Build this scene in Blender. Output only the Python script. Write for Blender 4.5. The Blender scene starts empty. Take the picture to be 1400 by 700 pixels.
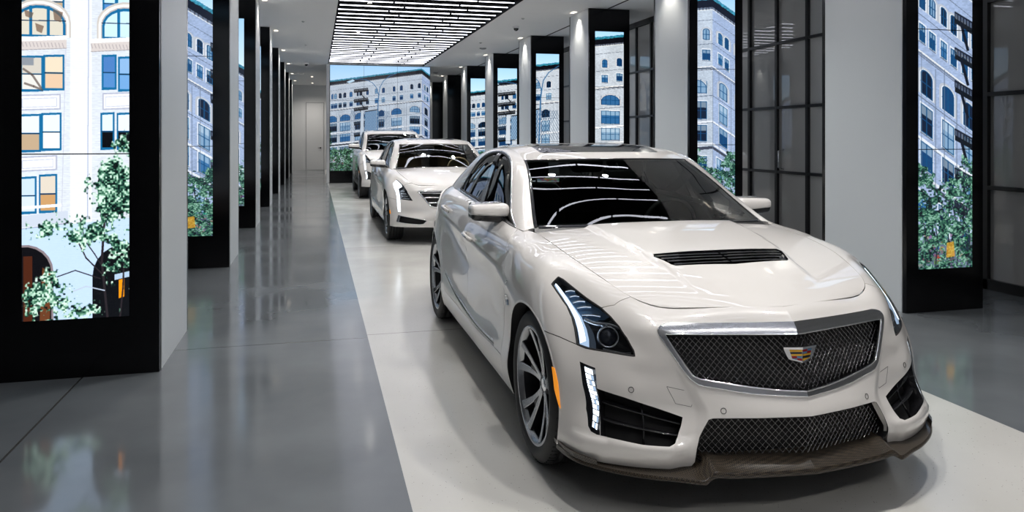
import math, random
import numpy as np
PI = math.pi
# ---------------------------------------------------------------- splines
class Spl:
    """natural cubic spline cardinal basis on given knots"""
    def __init__(s, k):
        k = np.array(k, float); n = len(k); s.k = k; s.n = n
        h = np.diff(k); A = np.zeros((n, n)); R = np.zeros((n, n))
        A[0, 0] = A[-1, -1] = 1
        for i in range(1, n-1):
            A[i, i-1] = h[i-1]; A[i, i] = 2*(h[i-1]+h[i]); A[i, i+1] = h[i]
            R[i, i-1] = 6/h[i-1]; R[i, i+1] = 6/h[i]; R[i, i] = -6/h[i-1]-6/h[i]
        s.M = np.linalg.solve(A, R); s.h = h
    def B(s, t):
        t = np.clip(np.atleast_1d(np.asarray(t, float)), s.k[0], s.k[-1])
        i = np.clip(np.searchsorted(s.k, t, side='right')-1, 0, s.n-2)
        h = s.h[i]; a = (s.k[i+1]-t)/h; b = 1-a
        out = np.zeros((len(t), s.n)); r = np.arange(len(t))
        out[r, i] += a; out[r, i+1] += b
        out += ((a**3-a)*h*h/6)[:, None]*s.M[i] + ((b**3-b)*h*h/6)[:, None]*s.M[i+1]
        return out
def curve(pts, n=24, knots=None):
    p = np.array(pts, float)
    if knots is None:
        d = np.r_[0, np.cumsum(np.linalg.norm(np.diff(p, axis=0), axis=1))]
    else: d = np.array(knots)
    return Spl(d).B(np.linspace(d[0], d[-1], n)) @ p
class Surf:
    def __init__(s, tbl, U, V, crease=None, kfun=None, uc=None, ukf=None):
        s.T = np.array(tbl, float); s.U = U; s.V = V
        s.su = Spl(U); s.sv = Spl(V); s.c = crease; s.kf = kfun
        s.uc = uc; s.ukf = ukf
        if uc is not None: s.ua = Spl(U[:uc+1]); s.ub = Spl(U[uc:])
        if crease is not None:
            s.va = Spl(V[:crease+1]); s.vb = Spl(V[crease:])
    def __call__(s, u, v):
        u = np.atleast_1d(np.asarray(u, float)); v = np.atleast_1d(np.asarray(v, float))
        Bu = s.su.B(u)
        if s.uc is not None:
            Bc = np.zeros_like(Bu); lo = u < s.U[s.uc]; hi = ~lo
            if lo.any(): Bc[np.ix_(np.where(lo)[0], range(0, s.uc+1))] = s.ua.B(u[lo])
            if hi.any(): Bc[np.ix_(np.where(hi)[0], range(s.uc, len(s.U)))] = s.ub.B(u[hi])
            k = s.ukf(v)[:, None]; Bu = Bu*(1-k)+Bc*k
        P = np.einsum('ni,nj,ijk->nk', Bu, s.sv.B(v), s.T)
        if s.c is not None:
            lo = v < s.V[s.c]
            Bv = np.zeros((len(v), len(s.V)))
            Bv[:, :s.c+1][lo] = s.va.B(v[lo]) if lo.any() else 0
            hi = ~lo
            if hi.any(): Bv[np.ix_(np.where(hi)[0], range(s.c, len(s.V)))] = s.vb.B(v[hi])
            Q = np.einsum('ni,nj,ijk->nk', Bu, Bv, s.T)
            k = s.kf(u)[:, None]
            P = P*(1-k)+Q*k
        return P
    def nrm(s, u, v, e=1e-3):
        u = np.atleast_1d(np.asarray(u, float)); v = np.atleast_1d(np.asarray(v, float))
        u0 = np.maximum(u-e, s.U[0]); u1 = np.minimum(u+e, s.U[-1])
        v0 = np.maximum(v-e, s.V[0]); v1 = np.minimum(v+e, s.V[-1])
        if getattr(s, 'uc', None) is not None:
            uc = s.U[s.uc]; ur = u >= uc
            u0 = np.where(ur, np.maximum(u0, uc), u0); u1 = np.where(ur, u1, np.minimum(u1, uc-1e-9)); u1 = np.where(u1-u0 < 1e-5, u0+1e-4, u1)
        if s.c is not None:
            vc = s.V[s.c]; up = v >= vc
            v0 = np.where(up, np.maximum(v0, vc), v0); v1 = np.where(up, v1, np.minimum(v1, vc-1e-9))
            v1 = np.where(v1-v0 < 1e-5, v0+1e-4, v1)
        a = s(u1, v)-s(u0, v); b = s(u, v1)-s(u, v0)
        n = np.cross(a, b); return n/np.maximum(np.linalg.norm(n, axis=1), 1e-12)[:, None]
def newton(S, g, target, u, v, it=40):
    """find (u,v) with g(S(u,v)) = target (two numbers)"""
    x = np.array([u, v], float); e = 1e-4
    def f(x): return np.array(g(S(x[0], x[1])[0]), float)-target
    for _ in range(it):
        r = f(x); J = np.array([(f(x+[e, 0])-r)/e, (f(x+[0, e])-r)/e]).T
        try: d = np.linalg.solve(J+1e-12*np.eye(2), -r)
        except Exception: break
        m = np.abs(d).max()
        if m > .15: d *= .15/m
        x = x+d
        x[0] = min(max(x[0], S.U[0]), S.U[-1]); x[1] = min(max(x[1], S.V[0]), S.V[-1])
        if m < 1e-6: break
    return x
# ---------------------------------------------------------------- the front car's body (half), metres: (out from centre, back from front axle, up)
KU = [0, .22, .46, .65, .85, 1.04, 1.18, 1.31, 1.53, 1.80, 2.02, 2.55, 3.05, 3.55, 3.95, 4.35, 4.75, 5.15, 5.45, 5.75, 6.35]
KV = [0, .07, .2, .34, .47, .59, .69, .78, .86]
SHELL = [
 [(0,-.862,.215),(0,-.876,.28),(0,-.882,.40),(0,-.858,.475),(0,-.822,.60),(0,-.79,.712),(0,-.765,.752),(0,-.732,.785),(0,-.695,.802)],
 [(.21,-.818,.215),(.21,-.832,.28),(.20,-.838,.40),(.21,-.812,.475),(.24,-.762,.60),(.26,-.722,.712),(.26,-.698,.752),(.25,-.672,.784),(.235,-.645,.802)],
 [(.43,-.765,.215),(.42,-.785,.28),(.385,-.778,.40),(.40,-.752,.475),(.465,-.70,.60),(.53,-.643,.715),(.515,-.620,.750),(.495,-.592,.777),(.47,-.560,.793)],
 [(.575,-.722,.215),(.575,-.745,.28),(.53,-.72,.40),(.545,-.695,.49),(.590,-.645,.60),(.633,-.572,.70),(.625,-.545,.755),(.605,-.51,.800),(.578,-.475,.828)],
 [(.718,-.645,.215),(.722,-.664,.28),(.68,-.645,.40),(.68,-.625,.50),(.70,-.565,.61),(.718,-.485,.71),(.71,-.42,.785),(.68,-.36,.850),(.637,-.315,.876)],
 [(.832,-.540,.215),(.835,-.552,.28),(.80,-.54,.40),(.80,-.515,.50),(.805,-.455,.62),(.812,-.345,.74),(.79,-.25,.825),(.74,-.18,.895),(.680,-.13,.918)],
 [(.878,-.445,.215),(.882,-.445,.28),(.882,-.44,.40),(.88,-.42,.52),(.880,-.35,.64),(.876,-.22,.765),(.850,-.11,.862),(.785,-.02,.925),(.700,.04,.945)],
 [(.892,-.38,.215),(.905,-.37,.28),(.908,-.35,.40),(.905,-.31,.53),(.908,-.24,.65),(.902,-.10,.775),(.872,.03,.875),(.802,.13,.940),(.708,.19,.963)],
 [(.895,-.16,.20),(.908,-.15,.28),(.915,-.11,.42),(.915,-.07,.56),(.917,-.01,.68),(.913,.08,.78),(.885,.18,.885),(.820,.26,.952),(.712,.33,.976)],
 [(.885,.13,.19),(.905,.14,.28),(.905,.16,.42),(.908,.19,.56),(.915,.22,.68),(.917,.28,.775),(.890,.35,.890),(.832,.41,.963),(.714,.46,.985)],
 [(.875,.42,.18),(.898,.42,.28),(.890,.42,.42),(.890,.43,.56),(.905,.45,.69),(.917,.48,.785),(.888,.53,.895),(.842,.58,.965),(.768,.62,.996)],
 [(.875,1.0,.18),(.898,1.0,.27),(.887,1.0,.40),(.884,1.0,.55),(.895,1.0,.71),(.920,1.0,.815),(.888,1.0,.91),(.848,1.0,.97),(.800,1.0,1.018)],
 [(.875,1.5,.18),(.898,1.5,.27),(.887,1.5,.40),(.885,1.5,.55),(.895,1.5,.73),(.920,1.5,.845),(.888,1.5,.935),(.846,1.5,1.0),(.797,1.5,1.043)],
 [(.878,2.0,.18),(.902,2.0,.27),(.894,2.0,.42),(.898,2.0,.57),(.900,2.0,.75),(.916,2.0,.875),(.885,2.0,.965),(.842,2.0,1.03),(.79,2.0,1.064)],
 [(.885,2.4,.19),(.910,2.4,.28),(.915,2.4,.43),(.918,2.4,.58),(.918,2.4,.76),(.913,2.4,.90),(.880,2.4,.985),(.832,2.4,1.045),(.775,2.4,1.078)],
 [(.89,2.8,.20),(.915,2.8,.28),(.918,2.8,.43),(.918,2.8,.58),(.905,2.8,.76),(.880,2.8,.92),(.850,2.8,1.0),(.800,2.8,1.056),(.742,2.8,1.087)],
 [(.84,3.2,.22),(.862,3.2,.30),(.866,3.2,.43),(.862,3.2,.58),(.842,3.2,.76),(.815,3.2,.93),(.783,3.2,1.0),(.738,3.2,1.045),(.690,3.2,1.07)],
 [(.76,3.6,.24),(.785,3.6,.32),(.79,3.6,.45),(.786,3.6,.6),(.758,3.6,.77),(.732,3.6,.93),(.708,3.6,.985),(.665,3.6,1.02),(.61,3.6,1.045)],
 [(.65,3.84,.25),(.67,3.86,.33),(.68,3.87,.45),(.675,3.87,.6),(.655,3.84,.78),(.635,3.81,.91),(.61,3.79,.975),(.57,3.77,1.015),(.53,3.76,1.045)],
 [(.42,3.98,.25),(.44,4.0,.33),(.44,4.02,.45),(.44,4.02,.6),(.43,3.99,.78),(.42,3.95,.91),(.40,3.92,.98),(.38,3.90,1.02),(.36,3.88,1.055)],
 [(0,4.03,.25),(0,4.05,.33),(0,4.07,.45),(0,4.07,.6),(0,4.05,.78),(0,4.01,.91),(0,3.98,.98),(0,3.96,1.02),(0,3.94,1.06)],
]
def kcrease(u): return np.clip((u-1.75)/.35, 0, 1)**2*np.clip((5.6-u)/.4, 0, 1)
def kucr(v): return np.clip((v-.02)/.05, 0, 1)*np.clip((.52-v)/.08, 0, 1)
HA = [0, .17, .34, .5, .68]; HB = [0, .2, .4, .6, .8, .96, 1.08, 1.2]
HOOD = [
 [(0,-.695,.802),(.12,-.674,.803),(.24,-.644,.802),(.36,-.604,.798),(.47,-.560,.793)],
 [(0,-.52,.858),(.16,-.51,.858),(.31,-.50,.851),(.45,-.485,.842),(.578,-.475,.828)],
 [(0,-.315,.908),(.16,-.315,.908),(.32,-.315,.902),(.48,-.315,.891),(.637,-.315,.876)],
 [(0,-.13,.945),(.17,-.13,.945),(.34,-.13,.940),(.51,-.13,.931),(.680,-.13,.918)],
 [(0,.05,.974),(.175,.05,.973),(.35,.045,.968),(.53,.04,.959),(.700,.04,.945)],
 [(0,.20,.996),(.18,.20,.995),(.36,.20,.988),(.54,.195,.978),(.708,.19,.963)],
 [(0,.32,1.010),(.18,.32,1.009),(.36,.325,1.003),(.54,.33,.992),(.712,.33,.976)],
 [(0,.405,1.017),(.18,.41,1.016),(.36,.425,1.010),(.54,.445,1.0),(.714,.46,.985)],
]
GS = [0, .35, .65, .95, 1.3, 1.75, 2.15, 2.55, 3.0]; GT = [0, .12, .26, .4]
GREEN = [
 [(.768,.53,.990),(.750,.53,.994),(.728,.54,.998),(.704,.545,1.0)],
 [(.800,.78,1.004),(.768,.79,1.055),(.718,.79,1.10),(.656,.775,1.122)],
 [(.800,1.05,1.022),(.758,1.06,1.12),(.695,1.05,1.215),(.602,1.02,1.256)],
 [(.799,1.32,1.033),(.748,1.32,1.165),(.668,1.30,1.322),(.568,1.25,1.352)],
 [(.797,1.6,1.048),(.742,1.6,1.19),(.655,1.6,1.372),(.552,1.58,1.412)],
 [(.79,2.0,1.065),(.738,2.0,1.20),(.650,2.0,1.374),(.545,2.0,1.420)],
 [(.776,2.38,1.078),(.732,2.38,1.185),(.645,2.38,1.33),(.542,2.40,1.390)],
 [(.758,2.75,1.088),(.722,2.75,1.15),(.650,2.76,1.225),(.552,2.80,1.288)],
 [(.695,3.15,1.073),(.672,3.17,1.085),(.640,3.2,1.10),(.600,3.25,1.115)],
]
RA = [0, .2, .4, .57]; RB = [0, .17, .5, .95, 1.35, 1.75]
ROOF = [
 [(0,1.13,1.362),(.2,1.145,1.361),(.4,1.19,1.357),(.568,1.25,1.352)],
 [(0,1.30,1.402),(.2,1.31,1.401),(.4,1.34,1.394),(.561,1.37,1.378)],
 [(0,1.58,1.446),(.2,1.58,1.444),(.4,1.58,1.436),(.552,1.58,1.412)],
 [(0,2.0,1.454),(.2,2.0,1.452),(.4,2.0,1.443),(.545,2.0,1.420)],
 [(0,2.42,1.424),(.2,2.42,1.422),(.4,2.41,1.413),(.542,2.40,1.390)],
 [(0,2.86,1.322),(.2,2.85,1.320),(.4,2.83,1.312),(.552,2.80,1.288)],
]
import bpy, bmesh
from mathutils import Vector, Matrix
from mathutils.geometry import delaunay_2d_cdt
C = bpy.context.scene.collection
random.seed(7)
# ---------------------------------------------------------------- materials
def lin(c):
    return tuple(((x/255)/12.92 if x/255 <= .04045 else ((x/255+.055)/1.055)**2.4) for x in c)
MAT = {}
def mat(name, col, rough=.5, metal=0., coat=0., emit=None, es=0., spec=.5, coat_rough=.03, ior=1.5):
    m = bpy.data.materials.new(name); m.use_nodes = True
    b = m.node_tree.nodes['Principled BSDF']
    b.inputs['Base Color'].default_value = (*col, 1); b.inputs['Roughness'].default_value = rough
    b.inputs['Metallic'].default_value = metal; b.inputs['Coat Weight'].default_value = coat
    b.inputs['Coat Roughness'].default_value = coat_rough; b.inputs['Specular IOR Level'].default_value = spec
    b.inputs['IOR'].default_value = ior
    if emit: b.inputs['Emission Color'].default_value = (*emit, 1); b.inputs['Emission Strength'].default_value = es
    MAT[name] = m; return m
def nodes(m): return m.node_tree.nodes, m.node_tree.links, m.node_tree.nodes['Principled BSDF']
def noise_rough(m, scale, lo, hi, detail=4, col=None, bump=0, bscale=None, stretch=(1, 1, 1)):
    n, l, b = nodes(m)
    g = n.new('ShaderNodeNewGeometry'); mp = n.new('ShaderNodeMapping'); mp.inputs['Scale'].default_value = stretch
    t = n.new('ShaderNodeTexNoise'); t.inputs['Scale'].default_value = scale; t.inputs['Detail'].default_value = detail
    l.new(g.outputs['Position'], mp.inputs[0]); l.new(mp.outputs[0], t.inputs['Vector'])
    r = n.new('ShaderNodeMapRange'); r.inputs['From Min'].default_value = .3; r.inputs['From Max'].default_value = .7
    r.inputs['To Min'].default_value = lo; r.inputs['To Max'].default_value = hi
    l.new(t.outputs['Fac'], r.inputs['Value']); l.new(r.outputs[0], b.inputs['Roughness'])
    if col:
        cr = n.new('ShaderNodeValToRGB'); cr.color_ramp.elements[0].position = .3; cr.color_ramp.elements[1].position = .7
        cr.color_ramp.elements[0].color = (*col[0], 1); cr.color_ramp.elements[1].color = (*col[1], 1)
        l.new(t.outputs['Fac'], cr.inputs[0]); l.new(cr.outputs[0], b.inputs['Base Color']); return t, cr, mp
    return t, None, mp
def glass_mat(name, tint, ior=1.5, rough=0.0, refl=1.0):
    m = bpy.data.materials.new(name); m.use_nodes = True; n = m.node_tree.nodes; l = m.node_tree.links; n.clear()
    o = n.new('ShaderNodeOutputMaterial'); mx = n.new('ShaderNodeMixShader'); tr = n.new('ShaderNodeBsdfTransparent')
    gl = n.new('ShaderNodeBsdfGlossy'); fr = n.new('ShaderNodeFresnel'); fr.inputs['IOR'].default_value = ior
    tr.inputs['Color'].default_value = (*tint, 1); gl.inputs['Roughness'].default_value = rough
    gl.inputs['Color'].default_value = (refl, refl, refl, 1)
    l.new(fr.outputs[0], mx.inputs[0]); l.new(tr.outputs[0], mx.inputs[1]); l.new(gl.outputs[0], mx.inputs[2]); l.new(mx.outputs[0], o.inputs[0])
    MAT[name] = m; return m
def emis(name, col, st):
    m = bpy.data.materials.new(name); m.use_nodes = True; n = m.node_tree.nodes; l = m.node_tree.links; n.clear()
    o = n.new('ShaderNodeOutputMaterial'); e = n.new('ShaderNodeEmission'); e.inputs[0].default_value = (*col, 1); e.inputs[1].default_value = st
    l.new(e.outputs[0], o.inputs[0]); MAT[name] = m; return m
# ---------------------------------------------------------------- objects
def props(o, label=None, cat=None, group=None, kind=None):
    if label: o['label'] = label
    if cat: o['category'] = cat
    if group: o['group'] = group
    if kind: o['kind'] = kind
    return o
def empty(name, loc=(0, 0, 0), rz=0, **k):
    o = bpy.data.objects.new(name, None); o.location = loc; o.rotation_euler = (0, 0, rz); o.empty_display_size = .2
    C.objects.link(o); return props(o, **k)
def copy_tree(o, parent=None):
    c = o.copy(); C.objects.link(c)
    if parent: c.parent = parent
    for ch in list(o.children): copy_tree(ch, c)
    return c
class M:
    """collects geometry for ONE mesh object"""
    def __init__(s): s.v = []; s.f = []; s.m = []; s.n = []; s.sm = []; s.mats = []
    def mi(s, mt):
        if mt not in s.mats: s.mats.append(mt)
        return s.mats.index(mt)
    def add(s, vs, fs, mt, normals=None, smooth=True):
        k = len(s.v); s.v += [tuple(map(float, p)) for p in vs]
        s.n += [tuple(map(float, p)) for p in normals] if normals is not None else [None]*len(vs)
        i = s.mi(mt)
        for f in fs: s.f.append(tuple(k+j for j in f)); s.m.append(i); s.sm.append(smooth)
    def box(s, a, b, mt, rot=None, bev=0):
        x0, y0, z0 = a; x1, y1, z1 = b
        v = [(x, y, z) for z in (z0, z1) for y in (y0, y1) for x in (x0, x1)]
        if rot: v = [rot(Vector(p)) for p in v]
        s.add(v, [(0, 2, 3, 1), (4, 5, 7, 6), (0, 1, 5, 4), (2, 6, 7, 3), (0, 4, 6, 2), (1, 3, 7, 5)], mt, smooth=False)
    def rbox(s, c, h, r, mt, n=4, fn=None, smooth=True):
        """rounded box, centre c, half sizes h, corner radius r"""
        bm = bmesh.new(); bmesh.ops.create_cube(bm, size=2)
        for v in bm.verts: v.co = Vector((v.co.x*h[0], v.co.y*h[1], v.co.z*h[2]))
        bmesh.ops.bevel(bm, geom=list(bm.edges), offset=r, segments=n, profile=.5, affect='EDGES')
        vs = [Vector(v.co)+Vector(c) for v in bm.verts]
        if fn: vs = [fn(v) for v in vs]
        s.add(vs, [tuple(v.index for v in f.verts) for f in bm.faces], mt, smooth=smooth); bm.free()
    def tube(s, pts, r, mt, n=6, closed=False, caps=True, flat=None):
        P = [Vector(p) for p in pts]; k = len(P); rr = r if hasattr(r, '__len__') else [r]*k
        vs = []; up0 = None
        for i in range(k):
            a = P[i-1] if (i > 0 or closed) else P[i]; b = P[(i+1) % k] if (i < k-1 or closed) else P[i]
            t = (b-a); t = t.normalized() if t.length > 1e-9 else Vector((0, 0, 1))
            if up0 is None:
                up0 = Vector((0, 0, 1)) if abs(t.z) < .9 else Vector((1, 0, 0))
            x = t.cross(up0); x = x.normalized() if x.length > 1e-6 else Vector((1, 0, 0)); y = x.cross(t).normalized(); up0 = y
            for j in range(n):
                a_ = 2*PI*(j+.5)/n; fy = flat if flat else 1
                vs.append(P[i]+x*math.cos(a_)*rr[i]+y*math.sin(a_)*rr[i]*fy)
        fs = []
        for i in range(k if closed else k-1):
            for j in range(n):
                i2 = (i+1) % k; fs.append((i*n+j, i*n+(j+1) % n, i2*n+(j+1) % n, i2*n+j))
        if caps and not closed: fs += [tuple(range(n))[::-1], tuple((k-1)*n+j for j in range(n))]
        s.add(vs, fs, mt)
    def lathe(s, prof, mt, n=48, axis='x', c=(0, 0, 0), a0=0, a1=2*PI, smooth=True):
        """prof: list of (along axis, radius)"""
        full = abs(a1-a0-2*PI) < 1e-6; m_ = n if full else n+1; vs = []
        for i in range(m_):
            a = a0+(a1-a0)*i/n
            for (t, r) in prof:
                p = {'x': (t, r*math.cos(a), r*math.sin(a)), 'z': (r*math.cos(a), r*math.sin(a), t), 'y': (r*math.cos(a), t, r*math.sin(a))}[axis]
                vs.append(Vector(p)+Vector(c))
        k = len(prof); fs = []
        for i in range(n):
            i2 = (i+1) % m_
            for j in range(k-1): fs.append((i*k+j, i*k+j+1, i2*k+j+1, i2*k+j))
        s.add(vs, fs, mt, smooth=smooth)
    def prism(s, poly, ext, mt, smooth=False):
        """polygon (3D points) extruded by vector ext"""
        n = len(poly); P = [Vector(p) for p in poly]; Q = [p+Vector(ext) for p in P]
        s.add(P+Q, [tuple(range(n))[::-1], tuple(range(n, 2*n))]+[(i, (i+1) % n, n+(i+1) % n, n+i) for i in range(n)], mt, smooth=smooth)
    def grid(s, P, mt, closed=False, flip=False, smooth=True):
        P = np.asarray(P); a, b = P.shape[:2]; fs = []
        for i in range(a-1+(1 if closed else 0)):
            for j in range(b-1):
                i2 = (i+1) % a; f = (i*b+j, i2*b+j, i2*b+j+1, i*b+j+1); fs.append(f[::-1] if flip else f)
        s.add(P.reshape(-1, 3), fs, mt, smooth=smooth)
    def mirror(s):
        k = len(s.v); s.v += [(-x, y, z) for x, y, z in s.v]; s.n += [None if n is None else (-n[0], n[1], n[2]) for n in s.n]
        s.f += [tuple(k+i for i in f[::-1]) for f in s.f]; s.m += list(s.m); s.sm += list(s.sm); return s
    def flipped(s):
        r = M(); r.mats = list(s.mats); r.v = [(-x, y, z) for x, y, z in s.v]; r.n = [None if n is None else (-n[0], n[1], n[2]) for n in s.n]
        r.f = [f[::-1] for f in s.f]; r.m = list(s.m); r.sm = list(s.sm); return r
    def build(s, name, parent=None, loc=None, fixn=False, **k):
        me = bpy.data.meshes.new(name); me.from_pydata(s.v, [], s.f)
        for mt in s.mats: me.materials.append(MAT[mt] if isinstance(mt, str) else mt)
        me.polygons.foreach_set('material_index', s.m); me.polygons.foreach_set('use_smooth', s.sm)
        if fixn:
            bm = bmesh.new(); bm.from_mesh(me); bmesh.ops.recalc_face_normals(bm, faces=bm.faces); bm.to_mesh(me); bm.free()
        me.validate(clean_customdata=False); me.update()
        if any(n is not None for n in s.n) and len(me.vertices) == len(s.v):
            vn = [tuple(v.normal) for v in me.vertices]
            me.normals_split_custom_set_from_vertices([n if n is not None else tuple(vn[i]) for i, n in enumerate(s.n)])
        o = bpy.data.objects.new(name, me); C.objects.link(o)
        if parent: o.parent = parent
        if loc: o.location = loc
        return props(o, **k)
# ---------------------------------------------------------------- trimmed panels on spline surfaces
def inside(P, poly):
    x, y = P[:, 0], P[:, 1]; r = np.zeros(len(P), bool); n = len(poly)
    for i in range(n):
        x0, y0 = poly[i]; x1, y1 = poly[(i+1) % n]
        if y0 == y1: continue
        c = ((y0 > y) != (y1 > y)) & (x < (x1-x0)*(y-y0)/(y1-y0)+x0); r ^= c
    return r
def dens(poly, step, closed=True):
    out = []; n = len(poly)
    for i in range(n if closed else n-1):
        a = np.array(poly[i]); b = np.array(poly[(i+1) % n]); k = max(1, int(math.ceil(np.linalg.norm(b-a)/step)))
        for j in range(k): out.append(tuple(a+(b-a)*j/k))
    if not closed: out.append(tuple(poly[-1]))
    return out
def area(p): p = np.array(p); q = np.roll(p, -1, 0); return .5*np.sum(p[:, 0]*q[:, 1]-q[:, 0]*p[:, 1])
def inset(poly, d):
    """move a loop inwards by d"""
    p = np.array(poly, float); a = np.roll(p, 1, 0); b = np.roll(p, -1, 0); s = 1 if area(p) > 0 else -1
    def nn(v):
        q = np.stack([-v[:, 1], v[:, 0]], 1); return q/np.maximum(np.linalg.norm(q, axis=1), 1e-9)[:, None]
    n = nn(p-a)+nn(b-p); n /= np.maximum((n*n).sum(1), .6)[:, None]/2
    q = p+n*d*s; q[np.abs(p[:, 0]) < 1e-6, 0] = 0.
    return [tuple(x) for x in q]
def smooth_line(pts, n, closed=False):
    """curve through 2-D points"""
    p = [tuple(x) for x in pts]
    if closed: p = p[-2:]+p+p[:3]
    q = curve(p, n*(len(p)-1)+1)
    q = [tuple(x) for x in q]
    if closed: q = q[2*n:-2*n-0][:n*len(pts)]
    return q
def panel(S, outer, holes=(), mt='paint', step=.03, gap=.0018, th=.014, out=0., m=None, hfl=True):
    """piece of surface S inside a loop, with an inward flange; one half (out from centre = +x)"""
    m = m or M()
    if gap: outer = inset(outer, gap)
    outer = dens(outer, step*.8); hs = [dens(h, step*.8) for h in holes]
    u0, u1 = min(p[0] for p in outer), max(p[0] for p in outer); v0, v1 = min(p[1] for p in outer), max(p[1] for p in outer)
    a, b = np.meshgrid(np.arange(u0+step/2, u1, step), np.arange(v0+step/2, v1, step), indexing='ij')
    g = np.stack([a.ravel(), b.ravel()], 1)
    k = inside(g, outer)
    for h in hs: k &= ~inside(g, h)
    g = g[k]
    B = np.array(outer+[p for h in hs for p in h])
    if len(g):
        d = np.full(len(g), 9.)
        for i in range(0, len(B), 400): d = np.minimum(d, np.sqrt(((g[:, None, :]-B[None, i:i+400, :])**2).sum(2)).min(1))
        g = g[d > step*.45]
    pts = [Vector(p) for p in B]+[Vector(p) for p in g]
    edges = []; k = 0; loops = []
    for L in [outer]+hs:
        n = len(L); edges += [(k+i, k+(i+1) % n) for i in range(n)]; loops.append(list(range(k, k+n))); k += n
    vs, es, fs, ov, oe, of = delaunay_2d_cdt(pts, edges, [], 0, 1e-6)
    uv = np.array([tuple(p) for p in vs])
    F = [f for f in fs]
    cen = np.array([uv[list(f)].mean(0) for f in F]); ok = inside(cen, outer)
    for h in hs: ok &= ~inside(cen, h)
    F = [f for f, o in zip(F, ok) if o]
    F = [f if area(uv[list(f)]) > 0 else tuple(f)[::-1] for f in F]
    P = S(uv[:, 0], uv[:, 1]); N = S.nrm(uv[:, 0], uv[:, 1])
    if getattr(S, 'sym', 0): N[:, 0] *= np.clip(uv[:, 0]/S.sym, 0, 1); N /= np.linalg.norm(N, axis=1)[:, None]
    m.add(P+N*out, F, mt, N)
    if th:
        for li, L in enumerate([outer]+(hs if hfl else [])):
            L = np.array(L); Pl = S(L[:, 0], L[:, 1])+0.; Nl = S.nrm(L[:, 0], L[:, 1])
            T = np.roll(Pl, -1, 0)-np.roll(Pl, 1, 0); T /= np.maximum(np.linalg.norm(T, axis=1), 1e-9)[:, None]
            s = 1 if area(L) > 0 else -1
            if li: s = -s
            E = np.cross(T, Nl)*s; Pl = Pl+Nl*out; n = len(L); Q = Pl-Nl*th
            fs = [(i, (i+1) % n, n+(i+1) % n, n+i) for i in range(n)]
            fs = [f[::-1] for f in fs] if s > 0 else fs
            m.add(np.vstack([Pl, Q]), fs, mt if th > .02 else mt, np.vstack([E, E]))
    return m
def ribbon(S, line, w, h, mt, m=None, closed=False, off=0.):
    """raised strip of half width w following a line on S"""
    m = m or M(); L = np.array(line); P = S(L[:, 0], L[:, 1]); N = S.nrm(L[:, 0], L[:, 1]); P = P+N*off
    T = np.gradient(P, axis=0); 
    if closed: T = np.roll(P, -1, 0)-np.roll(P, 1, 0)
    T /= np.maximum(np.linalg.norm(T, axis=1), 1e-9)[:, None]; X = np.cross(T, N)
    ang = np.linspace(0, PI, 7)
    G = np.stack([P+X*(w*math.cos(a))+N*(h*math.sin(a)-.002) for a in ang], 1)
    m.grid(G, mt, closed=closed, flip=False); return m
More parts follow.
